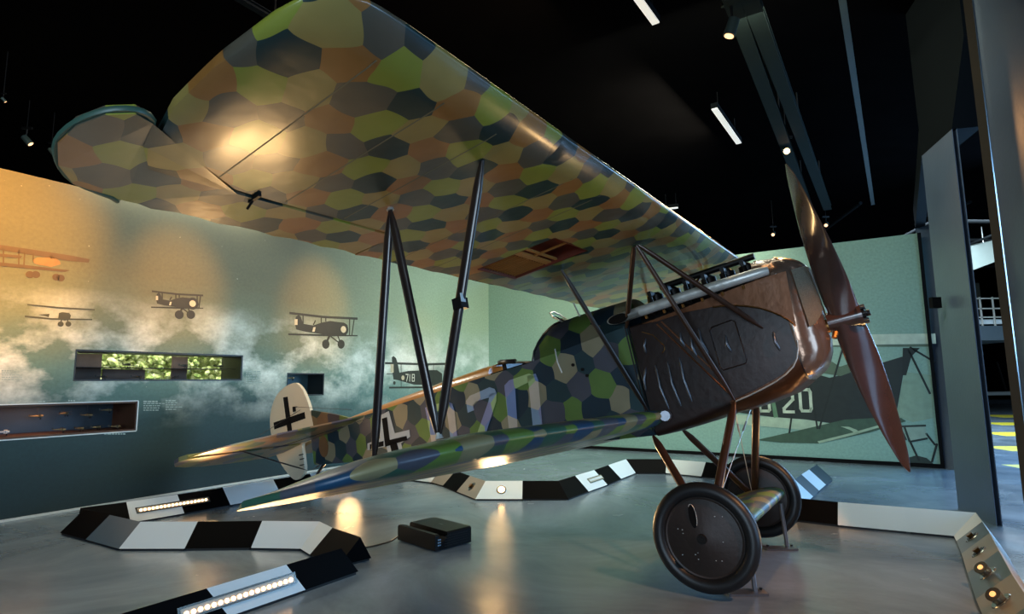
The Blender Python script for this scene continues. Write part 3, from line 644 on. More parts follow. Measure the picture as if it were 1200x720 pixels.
# cowling ------------------------------------------------
WN = .36
def sec(x, zt, zb, rt, rb, w, crown=0., n=6):
    """section ring, rounded box with optional crowned top"""
    pts = []
    def arc(cy, cz, r, a0, a1):
        for k in range(n): 
            a = a0+(a1-a0)*k/(n-1); pts.append((x, cy+r*math.cos(a), cz+r*math.sin(a)))
    arc(w-rb, zb+rb, rb, 0, -PI/2); arc(-w+rb, zb+rb, rb, -PI/2, -PI)
    arc(-w+rt, zt-rt, rt, PI, PI/2)
    for k in range(1, 8):
        t = k/8; pts.append((x, (-w+rt)*(1-2*t), zt+crown*math.sin(PI*t)))
    arc(w-rt, zt-rt, rt, PI/2, 0)
    return pts
# side/lower cowl
bm = bmesh.new()
loft(bm, [sec(x, .34, zb, .02, rb, w) for x, zb, rb, w in ((.36, -.37, .16, .352), (.5, -.43, .13, .362), (.8, -.475, .10, .368), (1.2, -.53, .07, .37), (1.52, -.56, .05, .37))])
cowl = aobj('engine_cowling', bm, M_cowldark, smooth=35)
# upper side bulge (lighter brown), between rounded seam and exhaust
def cside(p, off=.003):
    q = ac(p, (0, 1, 0), (0, .37+off, 0)); return Vector((q[0], .37+off-(.36-.0)*0, q[2]))
bm = bmesh.new()
poly = [cside(p) for p in ((752, 380), (800, 362), (840, 346), (885, 329), (921, 318), (926, 345), (930, 368), (933, 382), (915, 370), (890, 361), (862, 358), (835, 360), (800, 367), (770, 377))]
prism(bm, poly, (0, .006, 0)); aobj('upper_side_panel', bm, M_bronze, cowl, None, 'lighter brown upper side panel')
bm = bmesh.new(); path(bm, [cside(p, .012) for p in ((835, 360), (848, 358.5), (862, 358), (876, 359), (890, 361), (903, 365), (915, 370), (925, 376), (932, 382))], .006, 6); aobj('seam_bead', bm, M_brass, cowl, 60)
# rectangular access door bead
def bead(pts, r, m_, name='door_bead', close=True):
    bm = bmesh.new(); q = [cside(p, .004) for p in pts]; path(bm, q+([q[0]] if close else []), r, 6); return aobj(name, bm, m_, cowl, 60)
bead([(834, 384), (857, 375), (861, 377), (875, 421), (874, 426), (848, 434), (844, 431), (832, 388)], .0045, M_cowldark, 'access_door')
bead([(752, 389), (765, 393), (778, 405), (779, 410), (776, 414)], .004, M_brass, 'panel_bead', False)
bead([(770, 380), (835, 443), (855, 462)], .007, M_bronze, 'diagonal_rod', False)
bead([(775, 377), (842, 440)], .007, M_bronze, 'diagonal_rod', False)
# louvres
def louvre(p0, p1, w=.02):
    bm = bmesh.new(); a, c = cside(p0, .002), cside(p1, .002); mid = (a+c)/2
    path(bm, [a, a.lerp(c, .12)+Vector((0, .014, 0)), mid+Vector((.008, .017, 0)), a.lerp(c, .88)+Vector((0, .014, 0)), c], [.004, w*.5, w*.55, w*.5, .004], 8)
    return aobj('louvre', bm, M_louv, cowl, 60)
for a_, c_ in (((768, 428), (784, 480)), ((782, 424), (798, 476)), ((796, 419), (811, 471)), ((757, 431), (757, 459)), ((757, 397), (757, 414)), ((797, 390), (803, 407)), ((809, 393), (817, 419)), ((818, 385), (830, 415)), ((850, 393), (857, 413)), ((906, 389), (914, 411))):
    louvre(a_, c_)
# nose: bowed metal cap
bm = bmesh.new()
ring0 = sec(0, .52, -.37, .17, .17, .357, .055, 7)
def nx(y, z, s_):
    e_ = max(0, (s_-.82)/.18)
    return .16+.10*(abs(y)/.36)**2+.055*e_**2.2+.30*max(0, (-.10-z)/.28)**2*.45+.14*max(0, (z-.42)/.16)**2
base = []
for (x, y, z) in sec(.36, .55, -.37, .17, .16, .353, .045, 7): base.append((y, z))
rings = []
rings.append([(.375, y*.985, z*.985) for y, z in base])
rings.append([(.50, y*.97, z+.02) if z > .36 else (.376, y*.97, z*.97) for y, z in base]); rings.reverse()
rings.append([(.36, y, z) for y, z in base])
for s_ in (.985, .95, .9, .84, .76, .6, .4, .2):
    rings.append([(nx(y*s_, .05+(z-.05)*s_, s_), y*s_, .05+(z-.05)*s_) for y, z in base])
vs = loft(bm, rings, cap=False); bm.faces.new(vs[-1])
nose = aobj('nose_cowl', bm, M_nose, smooth=50, label='polished bronze-brown nose cowl')
# radiator core on both sides of the shaft
for sgn, nmx in ((1, 'starboard'), (-1, 'port')):
    bm = bmesh.new(); nu, nv = 10, 14; G = []
    for i in range(nu+1):
        u = i/nu; y = .015+.31*u; zl = .13-.16*u; zh = .435-.035*u**2; row = []
        for j in range(nv+1):
            z = zl+(zh-zl)*j/nv; s_ = max(abs(y)/.353, abs(z-.05)/.5); row.append(bm.verts.new((nx(y, z, min(s_, .93))-.012, sgn*y, z)))
        G.append(row)
    for i in range(nu):
        for j in range(nv): bm.faces.new((G[i][j], G[i+1][j], G[i+1][j+1], G[i][j+1]))
    bmesh.ops.solidify(bm, geom=bm.faces[:], thickness=.008)
    aobj('radiator_core', bm, M_rad, nose, 40, 'grey-brown honeycomb radiator core')
# rim bead of the nose on the starboard side
bm = bmesh.new(); path(bm, [Vector((.345, .362, z)) for z in (.40, .25, .1, -.02, -.10)]+[Vector((.355, .364, -.16)), Vector((.38, .366, -.22)), Vector((.42, .368, -.27)), Vector((.48, .370, -.31)), Vector((.56, .372, -.345)), Vector((.66, .374, -.375)), Vector((.76, .376, -.40)), Vector((.86, .378, -.42))], .006, 6); aobj('nose_bead', bm, M_steel, nose, 60)
# bronze chin strip below the side panel
bm = bmesh.new(); rings = []
for x, zb, rb, w in ((.37, -.378, .165, .358), (.5, -.442, .135, .368), (.7, -.478, .11, .374), (.9, -.5, .09, .376)):
    full = sec(x, .34, zb, .02, rb, w, 0, 6); rings.append(full[0:12])
loft(bm, rings, cap=False, closed=False); bmesh.ops.solidify(bm, geom=bm.faces[:], thickness=.004)
aobj('chin_cowl', bm, M_bronze, nose, 50, 'bronze-brown chin cowl')
# engine cylinders and rocker gear above the cowl
bm = bmesh.new(); box(bm, (.98, 0, .40), (1.0, .34, .16)); eng = aobj('engine', bm, M_darkm, smooth=None, label='dark inline engine top above the cowl')
for k in range(6):
    x = .58+k*.155
    bm = bmesh.new(); tube(bm, (x, 0, .42), (x, 0, .60), .062, n=16); tube(bm, (x, 0, .60), (x, 0, .625), .05, .03, n=16)
    tube(bm, (x, .05, .5), (x, .10, .60), .014, n=8); aobj('cylinder', bm, M_darkm, eng, 40)
    bm = bmesh.new(); tube(bm, (x, .02, .61), (x, .17, .585), .014, n=6); tube(bm, (x, .15, .5), (x, .15, .60), .016, n=6); box(bm, (x, .13, .60), (.03, .08, .03)); aobj('rocker_arm', bm, M_darkm, eng, None)
    bm = bmesh.new(); path(bm, [(x, .10, .42), (x, .25, .42), (x-.02, .40, .42)], .022, 8); aobj('exhaust_stub', bm, M_bronze, eng, 50)
    bm = bmesh.new(); tube(bm, (x, .375, .36), (x, .385, .385), .012, n=8); aobj('stub_bolt', bm, M_brass, eng)
bm = bmesh.new(); path(bm, [(.5, 0, .66), (1.3, 0, .655)], .028, 8); aobj('camshaft_housing', bm, M_darkm, eng, 50)
# exhaust pipe
bm = bmesh.new(); n_ = 18
cl = [(.385, .395, .43), (.45, .42, .432), (.7, .425, .43), (1.0, .427, .428), (1.4, .43, .42)]
path(bm, cl, [.030, .037, .04, .04, .041], n_)
ex = aobj('exhaust_pipe', bm, M_steel, smooth=60)
bm = bmesh.new(); A_ = []; B_ = []
for k in range(n_):
    a = 2*PI*k/n_; dy, dz = .041*math.cos(a), .041*math.sin(a)
    A_.append((1.38, .43+dy, .42+dz)); B_.append((1.58-.11*(dy/.041)+.02*(dz/.041), .43+dy, .416+dz))
loft(bm, [A_, B_], cap=False); bmesh.ops.solidify(bm, geom=bm.faces[:], thickness=.004); aobj('scarfed_outlet', bm, M_steel, ex, 60)
bm = bmesh.new(); prism(bm, [(b_[0]-.012, .43+(b_[1]-.43)*.9, .416+(b_[2]-.416)*.9) for b_ in B_], (-.01, 0, 0)); aobj('outlet_dark_plug', bm, M_black, ex, None, 'black plug for the shade inside the pipe mouth')  # black disc standing for the shade inside the pipe

# wings --------------------------------------------------
def profile(t, thick, zl, zt):
    """upper / lower heights (relative to chord line) at chord fraction t"""
    t = min(max(t, 0), 1)
    f = 2.6*math.sqrt(t)*(1-t)**.9 if t < 1 else 0
    return thick*.66*f, -thick*.40*math.sin(min(t/.11, 1)*PI/2)**.8*(1-max(0, t-.11)/.89)**.9
def wing(bm, le, te, tef, z_le, z_te, th, ys, xb, hole=None):
    LE0, TE0 = xb[0], xb[-1]; up = []; lo = []
    for y in ys:
        a, c, cf = le(y), te(y), tef(y); ru = []; rl = []
        for x0 in xb:
            x = a+(x0-LE0)*(c-a)/(TE0-LE0); t = (x-a)/(cf-a); tk = th(y)
            pu, pl = profile(t, tk, 0, 0); zc = z_le(y)+(z_te(y)-z_le(y))*t
            ru.append(bm.verts.new((x, y, zc+pu+.004))); rl.append(bm.verts.new((x, y, zc+pl-.004)))
        up.append(ru); lo.append(rl)
    n_ = len(xb)
    for i in range(len(ys)-1):
        for j in range(n_-1):
            bm.faces.new((up[i][j], up[i+1][j], up[i+1][j+1], up[i][j+1]))
            if hole and hole[2] <= (ys[i]+ys[i+1])/2 <= hole[3] and hole[0] <= (xb[j]+xb[j+1])/2 <= hole[1]: continue
            bm.faces.new((lo[i][j], lo[i][j+1], lo[i+1][j+1], lo[i+1][j]))
        bm.faces.new((up[i][0], lo[i][0], lo[i+1][0], up[i+1][0])); bm.faces.new((up[i][-1], up[i+1][-1], lo[i+1][-1], lo[i][-1]))
    for k in (0, -1):
        for j in range(n_-1): bm.faces.new((up[k][j], up[k][j+1], lo[k][j+1], lo[k][j]))
def interp(tab):
    xs_, ys_ = zip(*tab); return lambda v: float(np.interp(abs(v), xs_, ys_))
ULE = interp([(0, .765), (3.66, .765), (3.76, .775), (3.85, .815), (3.90, .88), (3.925, .98), (3.945, 1.2)])
UTF = interp([(0, 2.25), (3.7, 2.23), (3.94, 2.2)])
UTC = interp([(0, 2.25), (2.549, 2.25), (2.55, 1.905), (3.85, 1.90), (3.9, 1.79), (3.945, 1.55)])
def scal(y):                                         # scalloped trailing edge between ribs
    return -.022*abs(math.sin(PI*(abs(y)-.2)/.34))
uy = sorted({round(v, 3) for v in np.arange(-3.4, 3.41, .085)} | {1.11, 1.6, -3.5, -3.6, -3.7, -3.76, -3.82, -3.87, -3.9, -3.925, -3.945, 3.5, 3.6, 3.7, 3.76, 3.82, 3.87, 3.9, 3.925, 3.945, 2.549, 2.551, -2.549, -2.551})
xb = [.765, .768, .775, .79, .815, .86, .92, 1.0, 1.1, 1.25, 1.4, 1.55, 1.7, 1.85, 2.05, 2.16, 2.25]
HOLE = (1.4, 2.05, 1.11, 1.6)
bm = bmesh.new()
uth = interp([(0, .17), (3.3, .165), (3.7, .13), (3.87, .08), (3.945, .03)])
wing(bm, ULE, lambda y: UTC(y)+(scal(y) if abs(y) < 2.549 else 0), UTF, lambda y: .895, lambda y: .835, uth, uy, xb, HOLE)
uw = aobj('upper_wing', bm, M_under, smooth=50, label='long lozenge-camouflaged upper wing')
# open inspection bay in the wing underside
ZB = .845
bm = bmesh.new(); t_ = .012
for c_, s_ in (((1.725, 1.11+t_/2, .88), (.65, t_, .11)), ((1.725, 1.6-t_/2, .88), (.65, t_, .11)), ((1.4+t_/2, 1.355, .885), (t_, .49, .12)), ((2.05-t_/2, 1.355, .865), (t_, .49, .09)), ((1.725, 1.355, .925), (.65, .49, .01))): box(bm, c_, s_)
bay = aobj('open_bay', bm, M_redin, uw, None, 'open bay showing the red-brown wing interior')
bm = bmesh.new(); box(bm, (1.73, 1.355, .846), (.05, .47, .014)); box(bm, (1.66, 1.355, .85), (.02, .47, .014)); aobj('wing_spar', bm, M_rib, bay, None)
bm = bmesh.new(); box(bm, (1.725, 1.37, .846), (.63, .014, .012)); aobj('wing_rib', bm, M_rib, bay, None)
for k in range(14):
    y = 1.145+k*.033
    bm = bmesh.new(); box(bm, (1.90, y, .842), (.27, .005, .010)); aobj('comb_slat', bm, M_rib, bay, None)
# ailerons with horn balances
for sgn in (1, -1):
    out = [(1.915, 2.56), (1.91, 3.0), (1.915, 3.5), (1.912, 3.86), (1.80, 3.93), (1.655, 3.965), (1.635, 4.03), (1.69, 4.095), (1.80, 4.14), (1.93, 4.148), (2.065, 4.10), (2.17, 4.015), (2.225, 3.86)]
    ys2 = [3.7, 3.4, 3.1, 2.8, 2.56]
    for a_, c_ in zip([3.86]+ys2, ys2):
        for q in (.33, .66, 1.): yy = a_+(c_-a_)*q; out.append((2.245-.02*math.sin(PI*q), yy))
    bm = bmesh.new(); top = []; bot = []
    for (x, y) in out:
        t = (x-.765)/1.48; th_ = .022 if y > 3.87 else (.045 if x < 1.95 else .004); zc = .895-.06*t
        top.append(bm.verts.new((x, sgn*y, zc+th_))); bot.append(bm.verts.new((x, sgn*y, zc-th_*.7)))
    n_ = len(out); bm.faces.new(top); bm.faces.new(bot[::-1])
    for i in range(n_): bm.faces.new((top[i], bot[i], bot[(i+1) % n_], top[(i+1) % n_]))
    bmesh.ops.triangulate(bm, faces=[f for f in bm.faces if len(f.verts) > 4])
    ail = aobj('aileron', bm, M_under, uw, None, 'camouflaged aileron with a rounded horn beyond the wing tip')
    # metal rim of the horn
    bm = bmesh.new(); path(bm, [(x, sgn*y, .895-.06*(x-.765)/1.48) for x, y in smooth_closed(out[4:14], 3)[:26]], .012, 6); aobj('horn_rim', bm, M_steel if False else mat('green_rim_paint', '3d5a4c', .4), ail, 60)
    bm = bmesh.new(); box(bm, (1.91, sgn*3.42, .825), (.08, .015, .03)); tube(bm, (1.91, sgn*3.42, .82), (1.97, sgn*3.42, .79), .006, n=6); aobj('control_horn', bm, M_darkm, ail)
# stitched tape lines on the underside
def under_z(x, y=0):
    t = (x-.765)/1.485; pl = profile(t, uth(y), 0, 0)[1]; return .895-.06*t+pl-.004
def utape(pts, w, m_, nm, lab=None):
    bm = bmesh.new(); dd = (Vector(pts[-1])-Vector(pts[0])).normalized(); nrm = Vector((-dd.y, dd.x))*w/2; A_ = []; B_ = []
    P0 = Vector(pts[0]); P1 = Vector(pts[-1]); rings = []
    for k in range(17):
        q = P0.lerp(P1, k/16); z = under_z(q.x, q.y)-.0008; rings.append([(q.x+nrm.x, q.y+nrm.y, z), (q.x-nrm.x, q.y-nrm.y, z), (q.x-nrm.x, q.y-nrm.y, z+.001), (q.x+nrm.x, q.y+nrm.y, z+.001)])
    loft(bm, rings); o_ = aobj(nm, bm, m_, uw, None)
    if lab: o_['label'] = lab
M_tape = mat('pale_stitch_tape', '6f6850', .5); 
for y in (3.62, 3.28, 2.94, 2.26, 1.92, .86, .4): utape([(.9, y), (2.2 if y < 2.5 else 1.88, y)], .006, M_tape, 'stitched_seam')
# lower wing
LLE = interp([(0, 1.40), (2.75, 1.42), (3.0, 1.45), (3.2, 1.53), (3.33, 1.66), (3.41, 1.85), (3.45, 2.1)])
LTE = interp([(0, 2.52), (2.6, 2.52), (2.95, 2.50), (3.2, 2.44), (3.36, 2.33), (3.45, 2.16)])
ly = sorted({round(s_*v, 3) for v in list(np.arange(0, 3.0, .085))+[3.05, 3.12, 3.2, 3.27, 3.33, 3.38, 3.42, 3.45] for s_ in (1, -1)})
xl = [1.40, 1.403, 1.41, 1.425, 1.45, 1.49, 1.55, 1.63, 1.75, 1.9, 2.05, 2.2, 2.35, 2.45, 2.52]
lth = interp([(0, .135), (2.6, .13), (3.1, .10), (3.3, .06), (3.45, .02)])
bm = bmesh.new(); wing(bm, LLE, lambda y: LTE(y)+(scal(y) if abs(y) < 2.7 else 0), LTE, interp([(0, -.415), (2.6, -.415), (3.2, -.44), (3.45, -.475)]), interp([(0, -.535), (1.2, -.535), (2.2, -.515), (3.0, -.505), (3.45, -.49)]), lth, ly, xl)
lw = aobj('lower_wing', bm, M_lowund, smooth=50, label='lower wing striped by blue, green and tan lozenges')
bm = bmesh.new(); path(bm, [(1.395, .40, -.42), (1.38, .46, -.42)], [.05, .04], 10); aobj('wing_root_cuff', bm, M_louv, lw)

# struts -------------------------------------------------
def strut(name, a, c, w=.028, h=.055, m_=M_strut, lab=None, ref=(1, 0, 0)):
    bm = bmesh.new(); sweep(bm, (a, c), w, h, ref=ref); return aobj(name, bm, m_, smooth=60, label=lab)
for sgn in (1, -1):
    UF = (1.07, sgn*2.81, .845); UR = (1.672, sgn*2.818, .828); LF = (1.604, sgn*2.80, -.345); LR = (2.05, sgn*2.80, -.40)
    f_ = strut('interplane_strut', UF, LF); strut('interplane_strut', UR, LR); strut('interplane_strut', UR, (1.62, sgn*2.79, -.345))
    q = Vector(UF).lerp(Vector(LF), .53); bm = bmesh.new(); box(bm, q+Vector((-.005, 0, 0)), (.05, .055, .05)); cl_ = aobj('strut_clamp', bm, M_darkm, f_)
    bm = bmesh.new(); box(bm, q+Vector((-.033, sgn*.01, .02)), (.004, .03, .04)); aobj('strut_tag', bm, M_cwhite, f_, None, 'small white tag')
    for p in (LF, UF, UR):
        bm = bmesh.new(); tube(bm, Vector(p)+Vector((0, 0, -.012)), Vector(p)+Vector((0, 0, .016)), .02, .012, n=8); aobj('strut_fitting', bm, M_steel, f_)
    CF = (1.137, sgn*.85, .845); CR = (1.74, sgn*.92, .832)
    strut('cabane_strut', CF, (.535, sgn*.38, .045), .028, .04, M_strutb); strut('cabane_strut', CF, (.865, sgn*.385, -.41), .028, .04, M_strutb); strut('cabane_strut', CF, (1.545, sgn*.37, .33), .026, .04, M_strutb)
    strut('cabane_strut', CR, (1.53, sgn*.385, -.36), .028, .042)
    bm = bmesh.new(); 
    for d_ in ((-.02, .01), (.02, -.01), (0, .02), (.0, -.03)): tube(bm, (CF[0]+d_[0], CF[1]+d_[1], .815), (CF[0]+d_[0], CF[1]+d_[1], .87), .012, n=6)
    aobj('cabane_fitting', bm, mat('olive_fitting', '3c4a2c', .5, .2))
    # undercarriage
    AX = (1.19, sgn*.70, -1.235)
    gf = strut('landing_gear_strut', (.87, sgn*.37, -.42), AX, .034, .062, M_strutb); strut('landing_gear_strut', (1.55, sgn*.36, -.55), AX, .034, .062, M_strutb)
for sgn in (1, -1):                                   # crossed bracing wires
    bm = bmesh.new(); tube(bm, (.885, sgn*.36, -.42), (1.19, -sgn*.66, -1.2), .0035, n=6)
    q = Vector((.885, sgn*.36, -.42)).lerp(Vector((1.19, -sgn*.66, -1.2)), .25); d_ = (Vector((1.19, -sgn*.66, -1.2))-Vector((.885, sgn*.36, -.42))).normalized()
    tube(bm, q-d_*.05, q+d_*.05, .008, n=8); aobj('bracing_wire', bm, M_steel)
# axle fairing
bm = bmesh.new(); ys3 = [-.72, -.6, -.3, 0, .3, .6, .72]
wing(bm, lambda y: .94, lambda y: 1.46, lambda y: 1.46, lambda y: -1.235, lambda y: -1.245, lambda y: .10, ys3, [.94, .943, .95, .965, .99, 1.03, 1.1, 1.2, 1.3, 1.4, 1.46])
aobj('axle_fairing', bm, lozenge('lozenge_fabric_axle', 'xy', .15, UPPERC, .4, .05, .3, 5.2), smooth=50, label='camouflaged axle fairing between the wheels')
bm = bmesh.new(); tube(bm, (1.19, -.9, -1.245), (1.19, .9, -1.245), .022, n=12); aobj('axle', bm, M_darkm)
# wheels
def wheel(sgn):
    R_, r_ = .305, .05; y0 = sgn*.82; cx, cz = 1.19, -1.245
    bm = bmesh.new(); rings = []
    for k in range(64):
        a = 2*PI*k/64; rings.append([(cx+(R_+r_*math.cos(p))*math.cos(a), y0+r_*math.sin(p), cz+(R_+r_*math.cos(p))*math.sin(a)) for p in [2*PI*j/16 for j in range(16)]])
    vs = [[bm.verts.new(p) for p in r] for r in rings]
    for i in range(64):
        a_, b_ = vs[i], vs[(i+1) % 64]
        for j in range(16): bm.faces.new((a_[j], a_[(j+1) % 16], b_[(j+1) % 16], b_[j]))
    w_ = aobj('wheel', bm, M_tire, smooth=80, label='black rubber-tyred wheel')
    for side in (1, -1):
        bm = bmesh.new(); prof = [(.262, .0), (.262, .022), (.255, .026), (.245, .022), (.15, .040), (.06, .058), (.03, .062), (0.001, .062)]
        rg = [[(cx+r*math.cos(a), y0+side*h, cz+r*math.sin(a)) for a in [2*PI*k/48 for k in range(48)]] for r, h in prof]
        v_ = loft(bm, rg, cap=False); bm.faces.new(v_[-1])
        cv = aobj('wheel_cover', bm, M_disc, w_, 30, 'dark brown convex wheel cover')
        if side == sgn:
            bm = bmesh.new(); tube(bm, (cx, y0+side*.055, cz), (cx, y0+side*.078, cz), .034, .030, n=20); tube(bm, (cx, y0+side*.078, cz), (cx, y0+side*.09, cz), .018, n=12); aobj('hub_cap', bm, M_darkm, cv)
            # long narrow black patch for the shaded tyre-valve opening
            c0 = Vector((cx+.03, 0, cz+.145)); bm = bmesh.new(); pts = []
            for k in range(20):
                a = 2*PI*k/20; dx, dz = .026*math.cos(a), .075*math.sin(a); rr = math.hypot(c0.x+dx-cx, c0.z+dz-cz)
                pts.append((c0.x+dx, y0+side*(.022+.040*(1-rr/.262)+.003), c0.z+dz))
            prism(bm, pts, (0, side*.002, 0)); aobj('valve_dark_patch', bm, M_black, cv, None, 'black oval patch for the shaded valve opening')
            bm = bmesh.new(); path(bm, [Vector(p)+Vector((0, side*.003, 0)) for p in pts[3:14]], .0022, 5); aobj('opening_rim', bm, M_steel, cv, 60)
            bm = bmesh.new()
            rnd = random.Random(3)
            for (ax_, rr_) in ((2.5, .2), (2.3, .17), (.5, .14), (.45, .17), (.35, .13), (-.9, .12), (-1.1, .14), (-1.9, .15), (-2.1, .17), (-.5, .19), (3.4, .13), (-1.0, .10)):
                x, z = cx+rr_*math.cos(ax_), cz+rr_*math.sin(ax_); yy = y0+side*(.024+.040*(1-rr_/.262))
                prism(bm, [(x+.005*rnd.uniform(.5, 1.2)*math.cos(q), yy+side*.001, z+.004*rnd.uniform(.5, 1.2)*math.sin(q)) for q in [0, 1.2, 2.4, 3.6, 4.9]], (0, side*.001, 0))
            aobj('paint_chips', bm, mat('pale_chip', 'aeb4b4', .5), cv, None)
    return w_
wheel(1); wheel(-1)
# tail ---------------------------------------------------
def yz0(p): q = ac(p, (0, 1, 0), (0, 0, 0)); return q[0], q[2]
out = [yz0(p) for p in ((346, 449), (335, 454), (325, 465), (319.5, 480), (318, 495), (320, 513), (325, 532.5), (335, 550), (346, 562), (353, 560), (358.5, 552), (357, 535), (356, 520), (369, 515), (369.5, 505), (367, 490), (362.5, 472), (356, 457), (351, 451))]
out = [tuple(q) for q in smooth_closed(out, 3)]
bm = bmesh.new(); prism(bm, [(x, -.022, z) for x, z in out], (0, .044, 0)); bmesh.ops.triangulate(bm, faces=[f for f in bm.faces if len(f.verts) > 4])
rud = aobj('rudder', bm, M_white, smooth=None, label='white rounded rudder with a black cross')
for sgn in (1, -1):
    bm = bmesh.new()
    for q in ([(333.6, 466), (338.8, 465), (345, 511), (339.6, 512.5)], [(322.3, 495.5), (358.6, 483), (359.8, 490.5), (323.4, 503.5)]):
        prism(bm, [(*[yz0(p)[0]], sgn*.0225, yz0(p)[1]) for p in q], (0, sgn*.002, 0))
    aobj('rudder_cross', bm, M_black, rud, None, 'black straight cross')
bm = bmesh.new()
for p in ((356, 538), (356, 545), (355, 533)):
    x, z = yz0(p); box(bm, (x, .028, z), (.08, .012, .012))
box(bm, (yz0((347, 480))[0], .03, yz0((347, 480))[1]), (.05, .012, .06)); aobj('hinge_fitting', bm, M_darkm, rud, None)
x, z = yz0((350, 477)); x2, z2 = yz0((366, 482))
bm = bmesh.new(); tube(bm, (x, .05, z), (x2-.9, .15, z2-.16), .003, n=5); tube(bm, (x, .02, z), (x, .09, z), .006, n=6); aobj('rudder_cable', bm, M_wire)
bm = bmesh.new(); fin = [yz0(p) for p in ((367, 503), (366, 481), (372, 482), (395, 486), (418, 492), (424, 495), (400, 500))]
prism(bm, [(x, -.02, z) for x, z in fin], (0, .04, 0)); aobj('tail_fin', bm, M_fin, smooth=None, label='low camouflaged fin')
# tailplane
for sgn in (1, -1):
    def st(x, y, z, t_=.016): return (x, sgn*y, z, t_)
    outl = [(4.95, .10, .285), (5.25, .45, .262), (5.55, .85, .235), (5.85, 1.2, .205), (6.1, 1.42, .175), (6.25, 1.5, .155)]
    inl = [(6.25, 1.5, .155), (6.25, .10, .20)]
    bm = bmesh.new(); n_ = 9; gu = []; gl = []
    for (x, y, z) in outl:
        row = []; rowl = []
        for j in range(n_):
            t = j/(n_-1); xx = x+(6.26-x)*t; zz = z+(.20-.03*(y/1.5)-z)*t; hh = .004+.03*math.sin(PI*min(1, t*.8+.05))*(1-.8*(y/1.5)**3)
            row.append(bm.verts.new((xx, sgn*y, zz+hh))); rowl.append(bm.verts.new((xx, sgn*y, zz-hh)))
        gu.append(row); gl.append(rowl)
    for i in range(len(outl)-1):
        for j in range(n_-1): bm.faces.new((gu[i][j], gu[i+1][j], gu[i+1][j+1], gu[i][j+1])); bm.faces.new((gl[i][j], gl[i][j+1], gl[i+1][j+1], gl[i+1][j]))
        bm.faces.new((gu[i][0], gl[i][0], gl[i+1][0], gu[i+1][0])); bm.faces.new((gu[i][-1], gu[i+1][-1], gl[i+1][-1], gl[i][-1]))
    for j in range(n_-1): bm.faces.new((gu[0][j], gu[0][j+1], gl[0][j+1], gl[0][j]))
    bmesh.ops.remove_doubles(bm, verts=bm.verts[:], dist=.0005)
    tp = aobj('tailplane', bm, M_tail, smooth=50, label='camouflaged horizontal tailplane half')
    bm = bmesh.new(); el = [(6.27, .08), (6.27, 1.5), (6.34, 1.555), (6.45, 1.55), (6.60, 1.47), (6.72, 1.30), (6.80, 1.05), (6.83, .7), (6.83, .4), (6.78, .2), (6.62, .10)]
    tv = []; bv = []
    for (x, y) in el:
        f_ = (x-6.26)/.57; z = .198-.03*(y/1.5)-.10*f_+.02*(y/1.5)*f_; th_ = .022*(1-f_)+.004
        tv.append(bm.verts.new((x, sgn*y, z+th_))); bv.append(bm.verts.new((x, sgn*y, z-th_)))
    bm.faces.new(tv); bm.faces.new(bv[::-1])
    for i in range(len(el)): bm.faces.new((tv[i], bv[i], bv[(i+1) % len(el)], tv[(i+1) % len(el)]))
    bmesh.ops.triangulate(bm, faces=[f for f in bm.faces if len(f.verts) > 4]); aobj('elevator', bm, M_tail, tp, None, 'drooping camouflaged elevator')
    strut('tail_brace', (6.2, sgn*.95, .165), (6.25, sgn*.05, -.16), .016, .028, M_strut)
    bm = bmesh.new(); tube(bm, (6.2, sgn*.98, .18), (6.3, 0, .62), .003, n=5); tube(bm, (6.15, sgn*.6, .13), (4.6, sgn*.25, .23), .003, n=5); aobj('tail_wire', bm, M_wire)
# tail skid
bm = bmesh.new(); zz_ = (AM@(np.array([0, 0, 0])-AO))
path(bm, [(5.95, 0, -.12), (6.1, 0, -.22), (6.3, 0, -.40)], [.02, .018, .022], 8); sk = aobj('tail_skid', bm, M_strut)
# propeller ----------------------------------------------
PA = .3171; PR_ = 1.2095
bm = bmesh.new(); tube(bm, (-.05, 0, 0), (.15, 0, 0), .075, n=24); tube(bm, (-.075, 0, 0), (-.05, 0, 0), .085, n=24)
prop = aobj('propeller', bm, M_wood, smooth=40, label='two-bladed brown wooden propeller')
for sgn, xt in ((1, .0538), (-1, -.0145)):
    bm = bmesh.new(); rings = []; n_ = 20
    rad = Vector((0, sgn*math.sin(PA), sgn*math.cos(PA))); tan = Vector((0, math.cos(PA), -math.sin(PA)))*sgn
    for k in range(19):
        t = k/18; r = .0+PR_*t; ch = float(np.interp(t, [0, .06, .12, .3, .55, .75, .9, .97, 1], [.21, .215, .22, .24, .23, .19, .13, .08, .018]))
        tw = float(np.interp(t, [0, .1, .3, .6, 1], [80, 74, 60, 46, 30])); th_ = float(np.interp(t, [0, .1, .3, .6, 1], [.13, .11, .055, .028, .01]))
        a = math.radians(tw); cd_ = tan*math.cos(a)-Vector((1, 0, 0))*math.sin(a); nd = rad.cross(cd_).normalized()
        cen = rad*r+Vector((.03+(xt-.03)*t, 0, 0))
        rings.append([cen+cd_*(ch/2*math.cos(2*PI*j/n_))+nd*(th_/2*math.sin(2*PI*j/n_)*(1-.35*math.cos(2*PI*j/n_))) for j in range(n_)])
    loft(bm, rings); aobj('blade', bm, M_wood, prop, 60)
bm = bmesh.new(); tube(bm, (-.095, 0, 0), (-.07, 0, 0), .05, n=20)
for k in range(8): a = 2*PI*k/8; tube(bm, (-.105, .06*math.cos(a), .06*math.sin(a)), (-.06, .06*math.cos(a), .06*math.sin(a)), .011, n=6)
tube(bm, (-.125, 0, 0), (-.09, 0, 0), .022, n=10); aobj('hub_bolts', bm, M_darkm, prop, 40, 'dark hub plate with bolts')
